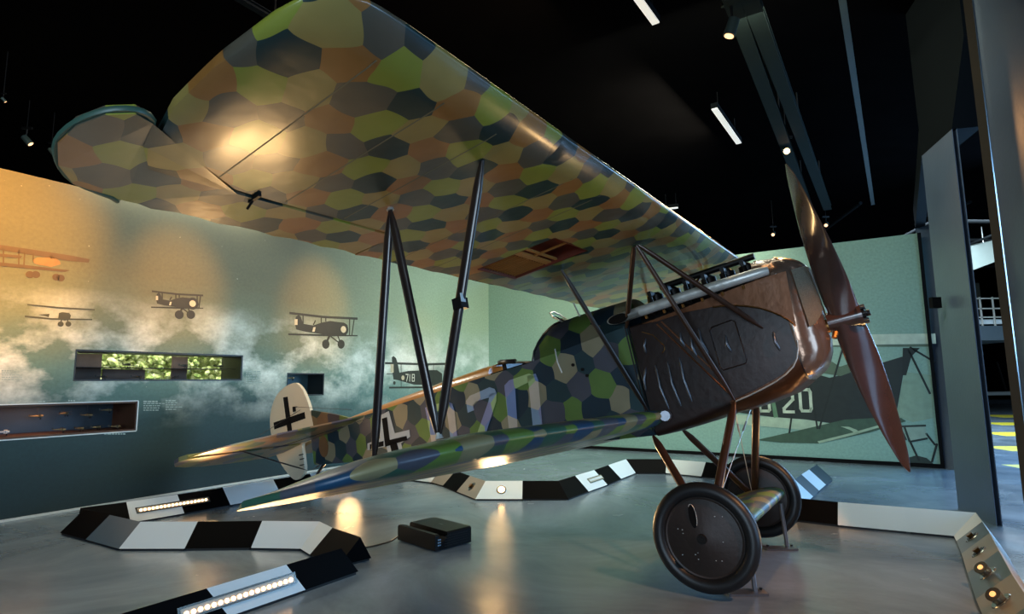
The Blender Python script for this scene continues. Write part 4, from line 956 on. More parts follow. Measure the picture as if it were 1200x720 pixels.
bm = bmesh.new(); tube(bm, (.1, 0, -.02), (.2, 0, -.02), .05, n=16); tube(bm, (.12, .05, -.08), (.14, .07, -.12), .02, n=8); aobj('shaft_collar', bm, M_brass, prop)

# jack stands under the axle fairing
def stand(loc, topz, lab, ang):
    e = empty('axle_stand', (loc[0], loc[1], 0), lab, 'stand', 'steel stands under the axle', Matrix.Rotation(ang, 3, 'Z'))
    bm = bmesh.new(); box(bm, (0, 0, .008), (.26, .10, .016)); obj('base_plate', bm, M_louv, e)
    bm = bmesh.new(); tube(bm, (.06, 0, .016), (.03, 0, topz), .016, n=12); obj('post', bm, M_louv, e)
    bm = bmesh.new()
    for sx in (-.09, .11): tube(bm, (sx, .03, .016), (sx, .03, .028), .01, n=6)
    obj('bolt', bm, M_darkm, e)
for yy, lab in ((.62, 'grey steel stand partly hidden behind the near wheel'), (-.62, 'grey steel stand between the two wheels beside the far wheel')):
    q = a2w((1.0, yy, -1.29)); stand((q[0], q[1]), q[2]-.005, lab, .0)

# ------------------------------------------------------------------ black and white runway kerb blocks
HR = .2
def gr(p): return Vector(ground(p)[:])
def grz(p): return Vector(ground(p, HR)[:])
def chain(st, sb=.19):
    """front-bottom polyline plus a parallel ridge line set back by sb, mitred at the bends"""
    P_ = [gr(a) for a, b in st]; R_ = [grz(b) for a, b in st]; n_ = len(P_); sgn = 0
    nrm = []
    for i in range(n_-1):
        d_ = (P_[i+1]-P_[i]); d_.z = 0; d_.normalize(); nn = Vector((-d_.y, d_.x, 0)); nrm.append(nn); sgn += nn.dot((R_[i]+R_[i+1]-P_[i]-P_[i+1])*.5)*(P_[i+1]-P_[i]).length
    sgn = 1 if sgn > 0 else -1; out = []
    for i in range(n_):
        a, b = nrm[max(0, i-1)]*sgn, nrm[min(n_-2, i)]*sgn; m_ = (a+b)
        m_ = m_.normalized() if m_.length > .01 else a; c_ = max(.42, m_.dot(a)); r = P_[i]+m_*(sb/c_); r.z = HR; out.append((P_[i], r))
    return out
BK = .55
def curb(P0, P1, R0, R1, m_, lab, group, lamp=None, out=None):
    """triangular block from front-bottom edge P0-P1 and ridge R0-R1; back edge mirrors the front"""
    P0, P1, R0, R1 = [Vector(v) for v in (P0, P1, R0, R1)]
    B0 = R0+(R0-P0)*BK; B0.z = 0; B1 = R1+(R1-P1)*BK; B1.z = 0; g_ = .018
    for v in (P0, P1, B0, B1): v.z = g_
    c = (P0+P1+B0+B1)/4; c.z = 0
    bm = bmesh.new(); V = [bm.verts.new(v-c) for v in (P0, R0, B0, P1, R1, B1)]
    bm.faces.new((V[0], V[1], V[2])); bm.faces.new((V[3], V[5], V[4])); bm.faces.new((V[0], V[3], V[4], V[1])); bm.faces.new((V[1], V[4], V[5], V[2])); bm.faces.new((V[0], V[2], V[5], V[3]))
    e = empty('kerb_block', tuple(c), lab, 'kerb block', group)
    obj('panel', bm, m_, e, None)
    bm = bmesh.new(); q = [(v-c).lerp(Vector((0, 0, 0)), .06) for v in (P0, P1, B1, B0)]
    for v in q: v.z = 0
    prism(bm, q, (0, 0, g_)); obj('plinth', bm, M_plinth, e, None)
    # front face frame
    ex_ = (P1-P0).normalized(); mid = (P0+P1+R0+R1)/4; nf = (P1-P0).cross(R0-P0).normalized()
    if nf.dot(Vector(CAM)-mid) < 0: nf = -nf
    ey = nf.cross(ex_).normalized()
    if ey.z < 0: ey = -ey
    R = Matrix((ex_, ey, nf)).transposed(); mid = mid-c
    if lamp == 'round':
        bm = bmesh.new(); tube(bm, mid+nf*.0, mid+nf*.006, .062, .056, n=28); rg = obj('lamp_ring', bm, M_lampm, e)
        bm = bmesh.new(); tube(bm, mid+nf*.004, mid+nf*.009, .042, n=24); obj('lamp_lens', bm, M_glow, rg)
    elif lamp == 'dim':
        bm = bmesh.new(); tube(bm, mid+nf*.0, mid+nf*.006, .062, .056, n=28); rg = obj('lamp_ring', bm, M_lampm, e)
        bm = bmesh.new(); tube(bm, mid+nf*.004, mid+nf*.008, .045, n=24); obj('lamp_lens', bm, M_darkm, rg)
        bm = bmesh.new(); tube(bm, mid+nf*.006, mid+nf*.03, .02, .028, n=12); obj('lamp_bulb', bm, M_brass, rg)
    elif lamp == 'gimbal':
        bm = bmesh.new(); tube(bm, mid+nf*.0, mid+nf*.006, .066, .06, n=28); rg = obj('lamp_ring', bm, M_lampm, e)
        d_ = (nf+ex_*.5).normalized(); bm = bmesh.new(); tube(bm, mid+nf*.01, mid+nf*.01+d_*.05, .035, .045, n=20); obj('lamp_head', bm, M_lampm, rg)
        bm = bmesh.new(); tube(bm, mid+nf*.01+d_*.05, mid+nf*.01+d_*.054, .017, n=20); obj('lamp_lens', bm, mat('dim_warm_glow', 'ffd9a0', .5, emit='ffb060', estr=1.2), rg)
    elif lamp and lamp[0] == 'strip':
        cx_, ln = lamp[1], lamp[2]; base_ = mid+ex_*cx_
        bm = bmesh.new(); box(bm, base_+nf*.003, (ln, .075, .008), R); tr = obj('lamp_trough', bm, M_lampm, e, None)
        bm = bmesh.new(); box(bm, base_+nf*.0075, (ln-.03, .05, .002), R); obj('lamp_lining', bm, mat('lamp_lining', 'b9b3a6', .3, .4), tr, None)
        if len(lamp) > 3:
            n_ = int(ln/.042)
            for k in range(n_):
                q = base_+ex_*((k+.5)/n_-.5)*(ln-.05)-ey*.006
                bm = bmesh.new(); tube(bm, q+nf*.008, q+nf*.016, .013, n=10); obj('led', bm, M_led, tr)
        else:
            bm = bmesh.new(); box(bm, base_+nf*.009, (ln-.06, .02, .004), R); obj('lamp_tube', bm, M_cwhite, tr, None)
    return e, c+mid, nf
W_, K_, S_ = M_cwhite, M_cblack, M_cgreysheen
GA, GB, GC, GD, GE = 'kerb run along the mural wall', 'kerb run at the left front', 'kerb run in the bottom left corner', 'kerb run behind the biplane', 'kerb run at the right front'
# run along the mural wall
A = [((96, 623.5), (100, 600)), ((153, 615), (147, 590)), ((216, 604), (210, 580)), ((270, 594), (266, 571)), ((330, 583), (326, 562)), ((372, 575), (368, 555)), ((432, 566), (428, 550)), ((470, 563), (468, 551)), ((505, 567), (504, 560))]
Al = [(K_, 'black kerb block at the far left end of the run by the mural wall', None), (W_, 'white kerb block left of the LED strip near the mural wall', ('strip', .19, .76, 1)), (K_, 'black kerb block under the right end of the wall-side LED strip', None), (W_, 'white kerb block beneath the tail of the biplane', None),
      (K_, 'black kerb block just behind the lower wing tip', None), (W_, 'white kerb block with an LED strip hidden behind the lower wing', ('strip', -.05, .5, 1)), (K_, 'black kerb block hidden behind the lower wing middle', None), (W_, 'short white kerb block where the run bends behind the lower wing', None)]
for (a_, c_), (m_, lab, lamp) in zip(zip(chain(A), chain(A)[1:]), Al): curb(a_[0], c_[0], a_[1], c_[1], m_, lab, GA, lamp)
B = [((70, 627), (88, 602)), ((100, 635), (118, 604)), ((139, 646), (152, 611)), ((216, 646), (223, 612)), ((294, 645), (298, 612)), ((352, 646), (364, 611)), ((363, 653), (381, 627)), ((396, 667), (400, 643))]
Bl = [(K_, 'black kerb block at the pointed left corner'), (S_, 'short grey kerb block next to the pointed left corner'), (W_, 'white kerb block, first of the straight front run at left'), (K_, 'black kerb block in the middle of the straight front run at left'), (W_, 'white kerb block at the right end of the straight front run at left'), (W_, 'short white corner kerb block turning toward the bottom left run'), (K_, 'short black kerb block joining the hairpin corner')]
for (a_, c_), (m_, lab) in zip(list(zip(chain(B), chain(B)[1:])), Bl): curb(a_[0], c_[0], a_[1], c_[1], m_, lab, GB)
C0, C1 = gr((420, 673)), gr((300, 720)); R0, R1 = grz((400, 643)), grz((242, 690))
dC = (R1-R0).normalized(); 
def onl(r): return r
tt = [0, (grz((335, 662))-R0).dot(dC), (grz((242, 690))-R0).dot(dC), (grz((130, 722))-R0).dot(dC), (grz((130, 722))-R0).dot(dC)+.62]
P_at = lambda t: C0+dC*(t+.0)
Cl = [(K_, 'black kerb block at the right tip of the bottom left run', None), (W_, 'white kerb block with a long LED strip at bottom left', ('strip', .12, .78, 1)), (K_, 'black kerb block left of the bottom LED strip', None), (W_, 'white kerb block cut by the bottom left frame edge', None)]
for k, (m_, lab, lamp) in enumerate(Cl):
    a_, b_ = tt[k], tt[k+1]; curb(P_at(a_), P_at(b_), R0+dC*a_, R0+dC*b_, m_, lab, GC, lamp)
Dd = [((505, 567), (504, 560)), ((519, 571), (523, 557)), ((535, 578), (544, 557)), ((557, 587), (563, 563)), ((612, 587), (612, 563)), ((666, 587), (661, 563)), ((690, 578), (682, 556)), ((712, 570), (703, 550)), ((728, 563), (720, 545)), ((745, 556), (738, 540)), ((748, 556), (746, 536)), ((780, 556), (779, 538)), ((822, 560), (825, 541)), ((862, 564), (862, 544)), ((893, 567), (893, 545)), ((915, 570), (921, 546))]
M_ctaupe = mat('curb_taupe_laminate', '8a8478', .35, 0, .03, 3)
Dl = [(M_ctaupe, 'short taupe kerb block at the left bend behind the biplane', None), (K_, 'short black kerb block left of the lamp corner', None), (M_ctaupe, 'taupe kerb block with a small unlit round lamp', 'dim'), (W_, 'white kerb block with a glowing round lamp behind the projector', 'round'), (K_, 'black kerb block right of the glowing round lamp', None),
      (K_, 'dark brown angled kerb block right of the round lamp run', None), (W_, 'white kerb block left of the short fluorescent tube', ('strip', .12, .42)), (K_, 'black kerb block under the short fluorescent tube', None), (W_, 'white kerb block right of the fluorescent tube', None), (K_, 'thin black kerb wedge at the rear bend', None), (K_, 'black kerb block behind the rear landing gear strut', None), (W_, 'white kerb block seen between the landing gear struts', None), (K_, 'black kerb block behind the front landing gear strut', None), (W_, 'white kerb block behind the far wheel', None), (K_, 'black kerb block right of the far wheel top', None)]
for (a_, c_), (m_, lab, lamp) in zip(zip(chain(Dd), chain(Dd)[1:]), Dl): curb(a_[0], c_[0], a_[1], c_[1], m_, lab, GD, lamp)
# short run from the rear right corner back toward the far wheel; its outer face shows
F = [((976, 563), (962, 547)), ((968, 570), (955, 553)), ((960, 577), (948, 560)), ((953, 584), (940, 567)), ((945, 592), (932, 575)), ((934, 603), (921, 586))]
for k, ((a_, c_), lab) in enumerate(zip(zip(chain(F), chain(F)[1:]), ('dark kerb block at the pointed rear right corner', 'narrow white kerb block second from the rear right corner', 'narrow dark kerb block third from the rear right corner', 'narrow white kerb block beside the far wheel', 'narrow dark kerb block closest to the far wheel'))):
    curb(a_[0], c_[0], a_[1], c_[1], (mat('curb_green_black', '1c2521', .5, spec=.2), W_)[k % 2], lab, GD)
G = [((880, 606), (884, 579)), ((933, 612), (938, 583)), ((982, 618), (982, 586)), ((1065, 626), (1063, 592)), ((1118, 630), (1132, 599))]
Hh = [((1118, 631), (1132, 599)), ((1121, 637), (1139.5, 611)), ((1127, 652), (1146, 626)), ((1134, 675), (1154, 647.5)), ((1144, 706), (1168, 671)), ((1160, 745), (1185, 705)), ((1176, 790), (1204, 745))]
GH = chain(G[:-1]+Hh)
for (a_, c_), (m_, lab) in zip(zip(GH, GH[1:5]), ((W_, 'white kerb block hidden behind the far wheel'), (K_, 'black kerb block right of the far wheel'), (W_, 'white kerb block in the middle of the right run'), (W_, 'white kerb block at the right corner by the steel column'))):
    curb(a_[0], c_[0], a_[1], c_[1], m_, lab, GE)
for k, ((a_, c_), (m_, lab, lamp)) in enumerate(zip(zip(GH[4:], GH[5:]), ((W_, 'narrow white kerb block inside the right corner', None), (S_, 'gloss black kerb block painted with slate sheen, with the farthest round lamp of the right edge', 'dim'), (M_ctaupe, 'pale taupe kerb block with the second round lamp of the right edge', 'dim'), (S_, 'gloss black kerb block painted with slate sheen, with the swivelled spotlight', 'gimbal'), (M_ctaupe, 'pale taupe kerb block with the swivelled lamp in the bottom right', 'gimbal'), (S_, 'gloss black kerb block painted with slate sheen in the bottom right corner', 'dim')))):
    pa_, pb_, ra_, rb_ = a_[0], c_[0], a_[1], c_[1]
    e_, mid_, nf_ = curb(pa_, pb_, ra_, rb_, m_, lab, GE, lamp)
    # white back sheet of the block
    B0 = ra_+(ra_-pa_)*BK; B1 = rb_+(rb_-pb_)*BK; B0.z = B1.z = .018; bm = bmesh.new(); nb = (rb_-ra_).cross(B0-ra_).normalized(); nb = nb if nb.z > 0 else -nb
    prism(bm, [v-Vector(e_.location)+nb*.001 for v in (ra_, rb_, B1, B0)], nb*.003); obj('back_sheet', bm, M_cwhite, e_, None, 'white outer sheet')

# ------------------------------------------------------------------ projector and cable
p0, p1, p2 = gr((466, 634)), gr((510, 648)), gr((548, 636)); ex_ = (p1-p0).normalized(); w_ = (p1-p0).length
ey = Vector((-ex_.y, ex_.x, 0)); d_ = .40; hgt = .145
Rp = Matrix((ex_, ey, Vector((0, 0, 1)))).transposed()
pj = empty('projector', tuple(p0+ex_*w_/2+ey*d_/2), 'squat black short-throw projector on the floor under the wing', 'projector', rot=Rp)
w2 = w_/2; bm = bmesh.new()
# body with a scooped trough behind the tall left panel
prof = [(-w2, .01), (w2, .01), (w2, hgt-.012), (w2-.012, hgt), (-w2+.02, hgt), (-w2, hgt-.015)]
prism(bm, [(x, d_/2, z) for x, z in prof], (0, -.27, 0)); pb = obj('body', bm, mat('projector_black', '08090a', .4, 0, .1, spec=.25), pj, None)
bm = bmesh.new(); prism(bm, [(x, -d_/2, z*.97) for x, z in prof], (0, .04, 0)); obj('front_panel', bm, mat('projector_black', '08090a'), pj, None)
bm = bmesh.new(); prism(bm, [(-w2, -d_/2+.04, .01), (-w2, d_/2-.27, .01), (-w2, d_/2-.27, .10), (-w2, -d_/2+.04, .05)], (w_, 0, 0)); obj('lens_trough', bm, M_black, pj, None)
bm = bmesh.new(); tube(bm, (-.03, -.07, .06), (-.03, -.03, .10), .028, n=16); obj('lens', bm, M_brass, pj)
for k in range(5):
    bm = bmesh.new(); box(bm, (w2+.001, .03, .03+k*.02), (.004, .26, .006)); obj('vent_slat', bm, M_darkm, pj, None)
bm = bmesh.new()
for k in range(3):
    for j in range(3): box(bm, (w2+.002, -.17+k*.012, .05+j*.022), (.004, .007, .01))
obj('button', bm, mat('blue_buttons', '7d9bb5', .4), pj, None)
bm = bmesh.new(); box(bm, (.02, .06, hgt+.001), (.06, .012, .002)); obj('top_lettering', bm, M_louv, pj, None)
for sx in (-1, 1):
    for sy in (-1, 1):
        bm = bmesh.new(); tube(bm, (sx*(w2-.04), sy*(d_/2-.04), 0), (sx*(w2-.04), sy*(d_/2-.04), .012), .015, n=10); obj('foot', bm, M_plinth, pj)
bm = bmesh.new(); pts = [ground(p, .02) for p in ((467, 633), (455, 634), (440, 638), (425, 641), (412, 643))]; pts[0][2] = .05
pp = [np.array(q) for q in pts]; sm = []
for i in range(len(pp)-1):
    for t in (0, .33, .66): sm.append(pp[i]*(1-t)+pp[i+1]*t)
sm.append(pp[-1]); sm = [np.array([q[0], q[1], max(.008, .05*(1-k/3)) if k < 3 else .008]) for k, q in enumerate(sm)]
path(bm, sm, .007, 6); tag(obj('power_cable', bm, M_wire, None, 60), 'thin black cable trailing left from the projector on the floor', 'cable')

# ------------------------------------------------------------------ steel columns
def column(b0, b1, depth, zt, lab, lean=0., m_=M_colm, dx=(0, 0)):
    b0, b1 = Vector((*b0, 0)), Vector((*b1, 0)); d_ = (b1-b0).normalized(); n_ = Vector((-d_.y, d_.x, 0))*depth
    if n_.x < 0: n_ = -n_
    e = empty('steel_column', tuple((b0+b1)/2), lab, 'column', 'steel columns of the hall')
    c = Vector(e.location); bm = bmesh.new(); off = Vector((dx[0], dx[1], zt))
    t_ = .022
    # two flanges and a web (wide flange profile seen from its flat side)
    prism(bm, [b0-c, b1-c, b1-c+n_*.12, b0-c+n_*.12], off); obj('front_flange', bm, m_, e, None)
    bm = bmesh.new(); prism(bm, [b0-c+n_*.88, b1-c+n_*.88, b1-c+n_, b0-c+n_], off); obj('rear_flange', bm, m_, e, None)
    bm = bmesh.new(); m0 = (b0+b1)/2-c-d_*t_; m1 = (b0+b1)/2-c+d_*t_; prism(bm, [m0+n_*.12, m1+n_*.12, m1+n_*.88, m0+n_*.88], off); obj('web', bm, m_, e, None)
    return e
c1 = column((4.805, 6.576), (4.606, 5.825), .05, 4.05, 'blue-grey steel column standing behind the right kerb corner', dx=(.12, .16))
g0, g1 = ground((1100, 548)), ground((1123, 551))
c2 = column(tuple(g0[:2]), tuple(g1[:2]), .1, 3.95, 'farther blue-grey steel column beside the pale green wall', dx=(.15, .2))
g2 = ground((1222, 663)); g3 = g2+(np.array([4.606, 5.825, 0])-np.array([4.805, 6.576, 0]))*1.6
c3 = column(tuple(g2[:2]), tuple(g3[:2]), .3, 6.9, 'wide blue-grey steel column cut by the right edge of the frame', dx=(-.02, .0))
# side plate of the near column, its warm light painted in as brown
bm = bmesh.new(); n_ = Vector((.75, .0, 0)); a_ = Vector(tuple(g2))-Vector(c3.location)
prism(bm, [a_+Vector((-.045, .05, 0)), a_+Vector((-.01, .0, 0)), a_+Vector((.30, .27, 0)), a_+Vector((.27, .31, 0))], (-.02, 0, 6.9)); obj('side_plate', bm, M_collit, c3, None, 'column side plate with warm light painted in as brown')
# dark haunch and roof beam above column one
zt = 4.05; q0 = Vector((4.805+.12, 6.576+.16, zt)); q1 = Vector((4.606+.12, 5.825+.16, zt))
e = empty('roof_beam', tuple(q0), 'dark roof beam with a haunch above the middle steel column', 'beam')
dd = Vector((4.606, 5.825, 0))-Vector((4.805, 6.576, 0)); dd.normalize(); M_beam = mat('dark_beam_paint', '0e1011', .9, 0, .1, spec=.1)
bm = bmesh.new(); prism(bm, [Vector((0, 0, 0)), q1-q0, q1-q0+dd*.45+Vector((0, 0, .8)), q1-q0+dd*.45+Vector((0, 0, 2.3)), Vector((0, 0, 2.3))-dd*.05], (.28, -.07, 0)); obj('haunch', bm, M_beam, e, None)
# dark lintel from column 2 to column 1
bm = bmesh.new(); a_ = Vector((g0[0]+.15, g0[1]+.2, 3.95)); prism(bm, [a_-q0, Vector((0, 0, 0)), Vector((0, 0, .35)), a_-q0+Vector((0, 0, .35))], (.2, .05, 0)); obj('lintel', bm, M_beam, e, None)
# small junction box on the column
q = onplane((1096, 355), (1, 0, 0), (4.72, 0, 0))
bm = bmesh.new(); box(bm, q, (.1, .06, .12)); tag(obj('junction_box', bm, M_black, None, None), 'small black box fixed to the left edge of the middle steel column', 'box')

# ------------------------------------------------------------------ ceiling equipment
def rail(pa_, pb_, z, w, lab, name='ceiling_rail', m_=M_rail, h=.09, group=None):
    a_, b_ = Vector(ground(pa_, z)), Vector(ground(pb_, z)); d_ = (b_-a_); L_ = d_.length; d_.normalize()
    a_ = a_-d_*1.0 if pa_[1] < 5 else a_; L_ = (b_-a_).length
    R = Matrix((d_, Vector((-d_.y, d_.x, 0)), Vector((0, 0, 1)))).transposed(); e = empty(name, tuple((a_+b_)/2), lab, 'rail', group, R)
    bm = bmesh.new(); box(bm, (0, 0, .0), (L_, w, .012)); obj('lower_flange', bm, m_, e, None)
    bm = bmesh.new(); box(bm, (0, 0, h), (L_, w, .012)); obj('upper_flange', bm, m_, e, None)
    bm = bmesh.new(); box(bm, (0, 0, h/2), (L_, .015, h-.012)); obj('web', bm, m_, e, None)
    for s_ in (-.35, 0, .35):
        bm = bmesh.new(); tube(bm, (L_*s_, 0, h), (L_*s_, 0, 5.88-z), .012, n=6); obj('hanger_rod', bm, M_darkm, e)
    return e
rail((856, -2), (948, 246), 5.2, .16, 'left beam of the paired grey-green ceiling rails', group='paired ceiling rails')
rail((878, -2), (970, 246), 5.2, .16, 'right beam of the paired grey-green ceiling rails', group='paired ceiling rails')
rail((987, 0), (1023, 240), 5.4, .07, 'thin grey conduit rail under the ceiling at right', 'ceiling_conduit', mat('conduit_grey', '343a3a', .6, 0), .05)
rail((275, -3), (345, 38), 5.4, .08, 'faint dark track on the ceiling above the wing tip', 'ceiling_track', M_beam, .05)
def strip(pa_, pb_, z, lab):
    a_, b_ = Vector(ground(pa_, z)), Vector(ground(pb_, z)); d_ = b_-a_; L_ = d_.length; d_.normalize()
    e = empty('ceiling_strip_light', tuple((a_+b_)/2), lab, 'ceiling light', 'ceiling strip lights', Matrix((d_, Vector((-d_.y, d_.x, 0)), Vector((0, 0, 1)))).transposed())
    bm = bmesh.new(); box(bm, (0, 0, .06), (L_, .10, .08)); obj('housing', bm, M_beam, e, None)
    bm = bmesh.new(); box(bm, (0, 0, .012), (L_-.02, .085, .02)); obj('diffuser', bm, M_strip, e, None)
    bm = bmesh.new()
    for s_ in (-.35, .35): tube(bm, (L_*s_, 0, .1), (L_*s_, 0, 5.88-z), .006, n=6)
    obj('hanger_wire', bm, M_darkm, e)
strip((742, -8), (769, 29), 5.5, 'white strip light at the top edge above the wing'); strip((837, 128), (866, 169), 5.5, 'white strip light in the black ceiling middle'); strip((778, 246), (795, 244), 5.5, 'small distant strip light just above the wing edge')
def spot_fix(p, z, tgt, lit, lab, s=1.):
    q = Vector(ground(p, z)); d_ = (Vector(tgt)-q).normalized()
    e = empty('track_spotlight', tuple(q), lab, 'spotlight', 'ceiling spotlights')
    bm = bmesh.new(); tube(bm, -d_*.16*s, d_*.02*s, .055*s, .06*s, n=18); obj('lamp_body', bm, mat('spot_body_green_grey', '3f4a44', .4, .3), e)
    bm = bmesh.new(); tube(bm, d_*.02*s, d_*.026*s, .046*s, n=18); obj('lamp_lens', bm, M_glow if lit > 1 else mat('faint_warm_lens', 'ffd0a0', .5, emit='ffb880', estr=2.5), e)
    bm = bmesh.new(); tube(bm, -d_*.1*s, -d_*.1*s+Vector((0, 0, .2*s)), .014*s, n=8); box(bm, -d_*.1*s+Vector((0, 0, .22*s)), (.2*s, .04*s, .04*s)); tube(bm, -d_*.1*s+Vector((0, 0, .2*s)), -d_*.1*s+Vector((0, 0, 5.88-z)), .006, n=6); obj('mount', bm, M_darkm, e)
    return q
C0_ = tuple(CAM)
ql = spot_fix((922, 177), 5.1, (1.2, 3., 1.5), 2, 'glowing spotlight above the propeller tip')
spot_fix((855, 40), 4.9, (1.0, 6, 1), 1, 'dim canister spotlight on the rail at top', 1.)
spot_fix((35, 168), 5.2, (-5, 10, 2), 1, 'small bright spotlight at far left under the ceiling', .8)
spot_fix((63, 180), 5.2, (-5, 10, 2), 1, 'faint spotlight left of the aileron horn', .6)
spot_fix((906, 275), 5.0, (4, 10.5, 2.5), 1, 'small dim spotlight above the engine cowl', .8)
spot_fix((968, 264), 5.0, (5, 10, 2.5), 1, 'small dim spotlight at the end of the rails', .8)
spot_fix((6, 119), 5.2, (-5, 10, 2), 1, 'tiny pale spotlight at the left frame edge', .35)
spot_fix((1139, 98), 5.5, (4, 3, 1), 1, 'pair of warm lamps seen past the middle column', .7)

# ------------------------------------------------------------------ the next hall, beyond the columns
def hall(name, lab, cat, parts, base):
    e = empty(name, base, lab, cat); 
    for nm, m_, fn in parts:
        bm = bmesh.new(); fn(bm); bmesh.ops.translate(bm, verts=bm.verts[:], vec=-Vector(base)); obj(nm, bm, m_, e, None)
    return e
def px_at(p, Y): d = ray(p); return CAM+d*(Y/d[1])
Y1 = 20.
A_ = lambda p: px_at(p, Y1)
x0, x1 = A_((1125, 400))[0], A_((1215, 400))[0]; z0, z1 = A_((1160, 399))[2], A_((1160, 382))[2]
M_mez = mat('mezzanine_fascia', '46525a', .5)
hall('mezzanine', 'grey mezzanine edge with white railing in the next hall', 'mezzanine', [
    ('fascia', M_mez, lambda bm: box(bm, ((x0+x1)/2, Y1+1.5, (z0+z1)/2), (x1-x0, 3., z1-z0))),
    ('railing', M_steel, lambda bm: [box(bm, ((x0+x1)/2, Y1+.05, z1+h_), (x1-x0, .04, .04)) for h_ in (.3, .6, .95)]+[box(bm, (x0+k*(x1-x0)/6, Y1+.05, z1+.5), (.04, .04, 1.)) for k in range(7)]),
    ('white_ledge', M_cwhite, lambda bm: box(bm, ((x0+x1)/2, Y1+.3, z1+.16), (x1-x0, .2, .16)))], ((x0+x1)/2, Y1, 0))
q = A_((1160, 356)); hall('hanging_panel', 'dark hanging panel above the mezzanine railing', 'panel', [('board', M_mdark, lambda bm: box(bm, (q[0]+.15, Y1+1.5, (z1+.5+q[2]+.95)/2), (1.3, .3, q[2]+.95-z1-.5))), ('post', M_steel, lambda bm: box(bm, (q[0]+.2, Y1+1.5, z1+.26), (.08, .08, .5)))], (q[0], Y1+1.5, z1))
q2 = A_((1146, 336)); hall('green_sign', 'small green panel glimpsed past the middle column', 'sign', [('board', mat('green_sign_face', '5c8a2c', .5, emit='6aa02c', estr=.25), lambda bm: box(bm, (q2[0], Y1+1.2, q2[2]), (1.3, .1, .35)))], (q2[0], Y1+1.2, z1))
q3 = A_((1150, 344)); hall('screen', 'small bluish lit screen glimpsed past the middle column', 'screen', [('display', mat('screen_glow', 'a8c8e8', .5, emit='9cc4f0', estr=1.2), lambda bm: box(bm, (q3[0], Y1+1.1, q3[2]), (.5, .08, .16))), ('post', M_darkm, lambda bm: box(bm, (q3[0], Y1+1.15, (z1+.01+q3[2])/2), (.06, .06, q3[2]-z1-.01)))], (q3[0], Y1+1.1, z1))
Y2 = 17.; a_, b_, c_, d_ = [Vector(px_at(p, Y2)) for p in ((1134, 290), (1180, 278), (1184, 300), (1137, 318))]
hall('suspended_wing', 'pale suspended aircraft wing panel in the next hall', 'wing', [('skin', mat('pale_wing_skin', '7d837a', .5, 0, .1), lambda bm: prism(bm, [a_, b_, c_, d_], (0, .35, .05))), ('cable', M_steel, lambda bm: (tube(bm, (a_+b_)/2+Vector((0, .15, 0)), (a_+b_)/2+Vector((0, .15, 7-a_.z)), .012, n=6)))], ((a_.x+b_.x)/2, Y2, a_.z-.6))
g5 = ground((1160, 476)); g6 = ground((1193, 478))
hall('white_plinth', 'low white display plinth on the floor of the next hall', 'plinth', [('top', M_cwhite, lambda bm: box(bm, (g5[0]+2.5, g5[1], .62), (6., 1., .16))), ('base', M_cwhite, lambda bm: box(bm, (g5[0]+3.6, g5[1], .27), (2.6, .8, .54)))], (g5[0]+2.5, g5[1], 0))
gq = Vector((g5[0]+1.8, g5[1], .76))
hall('landing_gear_exhibit', 'small dark machinery exhibit on the white plinth', 'machinery', [('frame', M_brass, lambda bm: [tube(bm, gq+Vector((dx_, 0, 0)), gq+Vector((dx_*.2+.3, 0, 1.1)), .05, n=8) for dx_ in (-.6, 0, .9)]), ('block', M_darkm, lambda bm: (box(bm, gq+Vector((.4, 0, .35)), (1.0, .5, .5)), tube(bm, gq+Vector((-.9, 0, 0)), gq+Vector((-1.2, 0, 1.4)), .05, n=8)))], tuple(gq))
# roof truss members of the next hall
e = empty('roof_truss', (11, 17, 5.), 'dark crossing roof members beyond the columns', 'roof truss'); random.seed(8)
bm = bmesh.new()
for k in range(5): tube(bm, (0, -4+k*2., .5), (8, -3.5+k*2., .5), .05, n=6)
obj('purlin', bm, M_beam, e)
bm = bmesh.new()
for k in range(4): tube(bm, (-3+k*2.5, -4, .4), (-1.5+k*2.5, 4, .4), .04, n=6)
obj('cross_member', bm, M_beam, e)

# ------------------------------------------------------------------ light
w = bpy.data.worlds.new('hall_ambience'); bpy.context.scene.world = w; w.use_nodes = True
w.node_tree.nodes['Background'].inputs[0].default_value = (*srgb('9ab8cc'), 1); w.node_tree.nodes['Background'].inputs[1].default_value = .10
# cool fills added out of view behind the camera, at right and left
light('cool_fill_right', 'AREA', (10.5, -2.0, 2.5), (1.2, 4.0, 1.8), 550, '94c6f4', 6., sy=4.4)  # unseen area light added for cool light on wing edge and nose
light('cool_fill_left', 'AREA', (-3.5, -7, 2.6), (0., 6., .6), 660, 'bcd6ec', 5., sy=3.2)  # unseen fill added to lift the kerbs and the fuselage side
light('next_hall_daylight', 'AREA', (12.0, 8.6, 3.6), (.5, 3.2, 2.6), 1500, '86bff6', 6.5, sy=3.6)
light('next_hall_fill', 'AREA', (12.0, 15, 5.6), (12.5, 15.5, 0), 1900, 'c2dcf0', 6., sy=4.)  # unseen overhead fill added to brighten the next hall
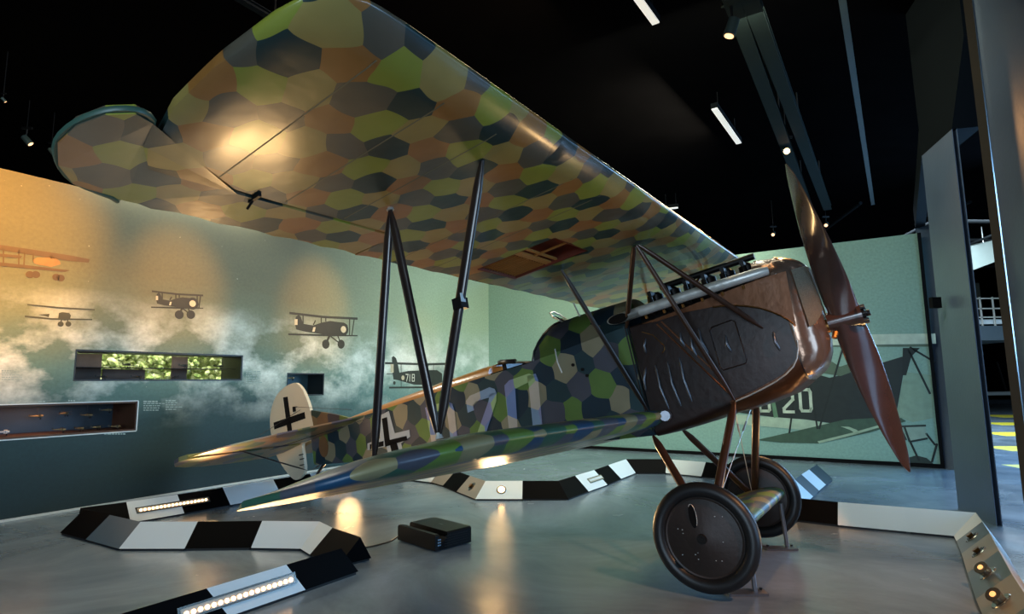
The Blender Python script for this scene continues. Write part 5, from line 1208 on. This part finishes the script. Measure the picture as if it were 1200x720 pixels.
# warm washers on the mural, one per printed plane
for p, en, an in (((4, 272), 3600, 40), ((206, 338), 1700, 26), ((370, 362), 1100, 26), ((490, 425), 260, 26)):
    x, y = wl(p); t_ = LW@Vector((x, y, 0)); s_ = LW@Vector((x, 5.4, 3.0)); light('mural_washer', 'SPOT', s_, t_, en, 'ffac42', .05, an, 1.)
x, y = wr((655, 380)); light('mural_washer', 'SPOT', wall_back.matrix_world@Vector((x, 5.4, 2.)), wall_back.matrix_world@Vector((x, y, 0)), 50, 'ffe0a0', .05, 26, .9)
# cool wash of the murals
light('mural_cool_wash', 'AREA', LW@Vector((2.4, 5.3, 6.0)), LW@Vector((2.0, 1.6, 0)), 400, 'ecf0dc', 2.5, sy=1.)
light('mural_cool_wash_left', 'AREA', LW@Vector((7.0, 5.3, 5.5)), LW@Vector((7.0, 1.0, 0)), 110, 'ffdfae', 2.5, sy=1.)
light('back_wall_wash', 'AREA', wall_back.matrix_world@Vector((6.4, 5.3, 5.4)), wall_back.matrix_world@Vector((6.4, 1.3, 0)), 150, 'dcecdc', 3., sy=1.)
# the visible spotlight over the propeller, and its neighbours on the rails
light('propeller_spot', 'SPOT', ql+Vector((-.05, -.15, -.1)), (1.6, 4.6, 1.6), 420, 'ffb870', .06, 70, .6)
light('rail_spot', 'SPOT', (4.2, .6, 5.2), (2.9, 3.6, 0), 1000, 'ffb880', .05, 44, .3)
light('rail_spot', 'SPOT', (-3.6, 4.4, 5.3), (-1.6, 7.2, .6), 260, 'ffb060', .05, 40, .5)
# kerb-mounted uplights washing the wing undersides
for p_, t_, e_ in (((-1.7, 4.05, .25), (-.9, 2.4, 2.6), 32), ((-1.5, 4.3, .25), (-.7, 2.9, 2.5), 24), ((-3.4, 6.8, .25), (-1.2, 4.2, 2.6), 75), ((-2.2, 8.1, .25), (-.3, 5.5, 2.4), 90), ((-.18, 7.15, .2), (.8, 4.4, 2.6), 160), ((3.2, 4.6, .25), (1.4, 4.2, 2.2), 40)):
    light('kerb_uplight', 'SPOT', p_, t_, e_, 'ffce8c', .16, 105, .8)

sc = bpy.context.scene
sc.view_settings.view_transform = 'Standard'; sc.view_settings.look = 'None'; sc.view_settings.gamma = 1; sc.view_settings.exposure = 0; sc.view_settings.use_curve_mapping = False
sc.cycles.max_bounces = 6
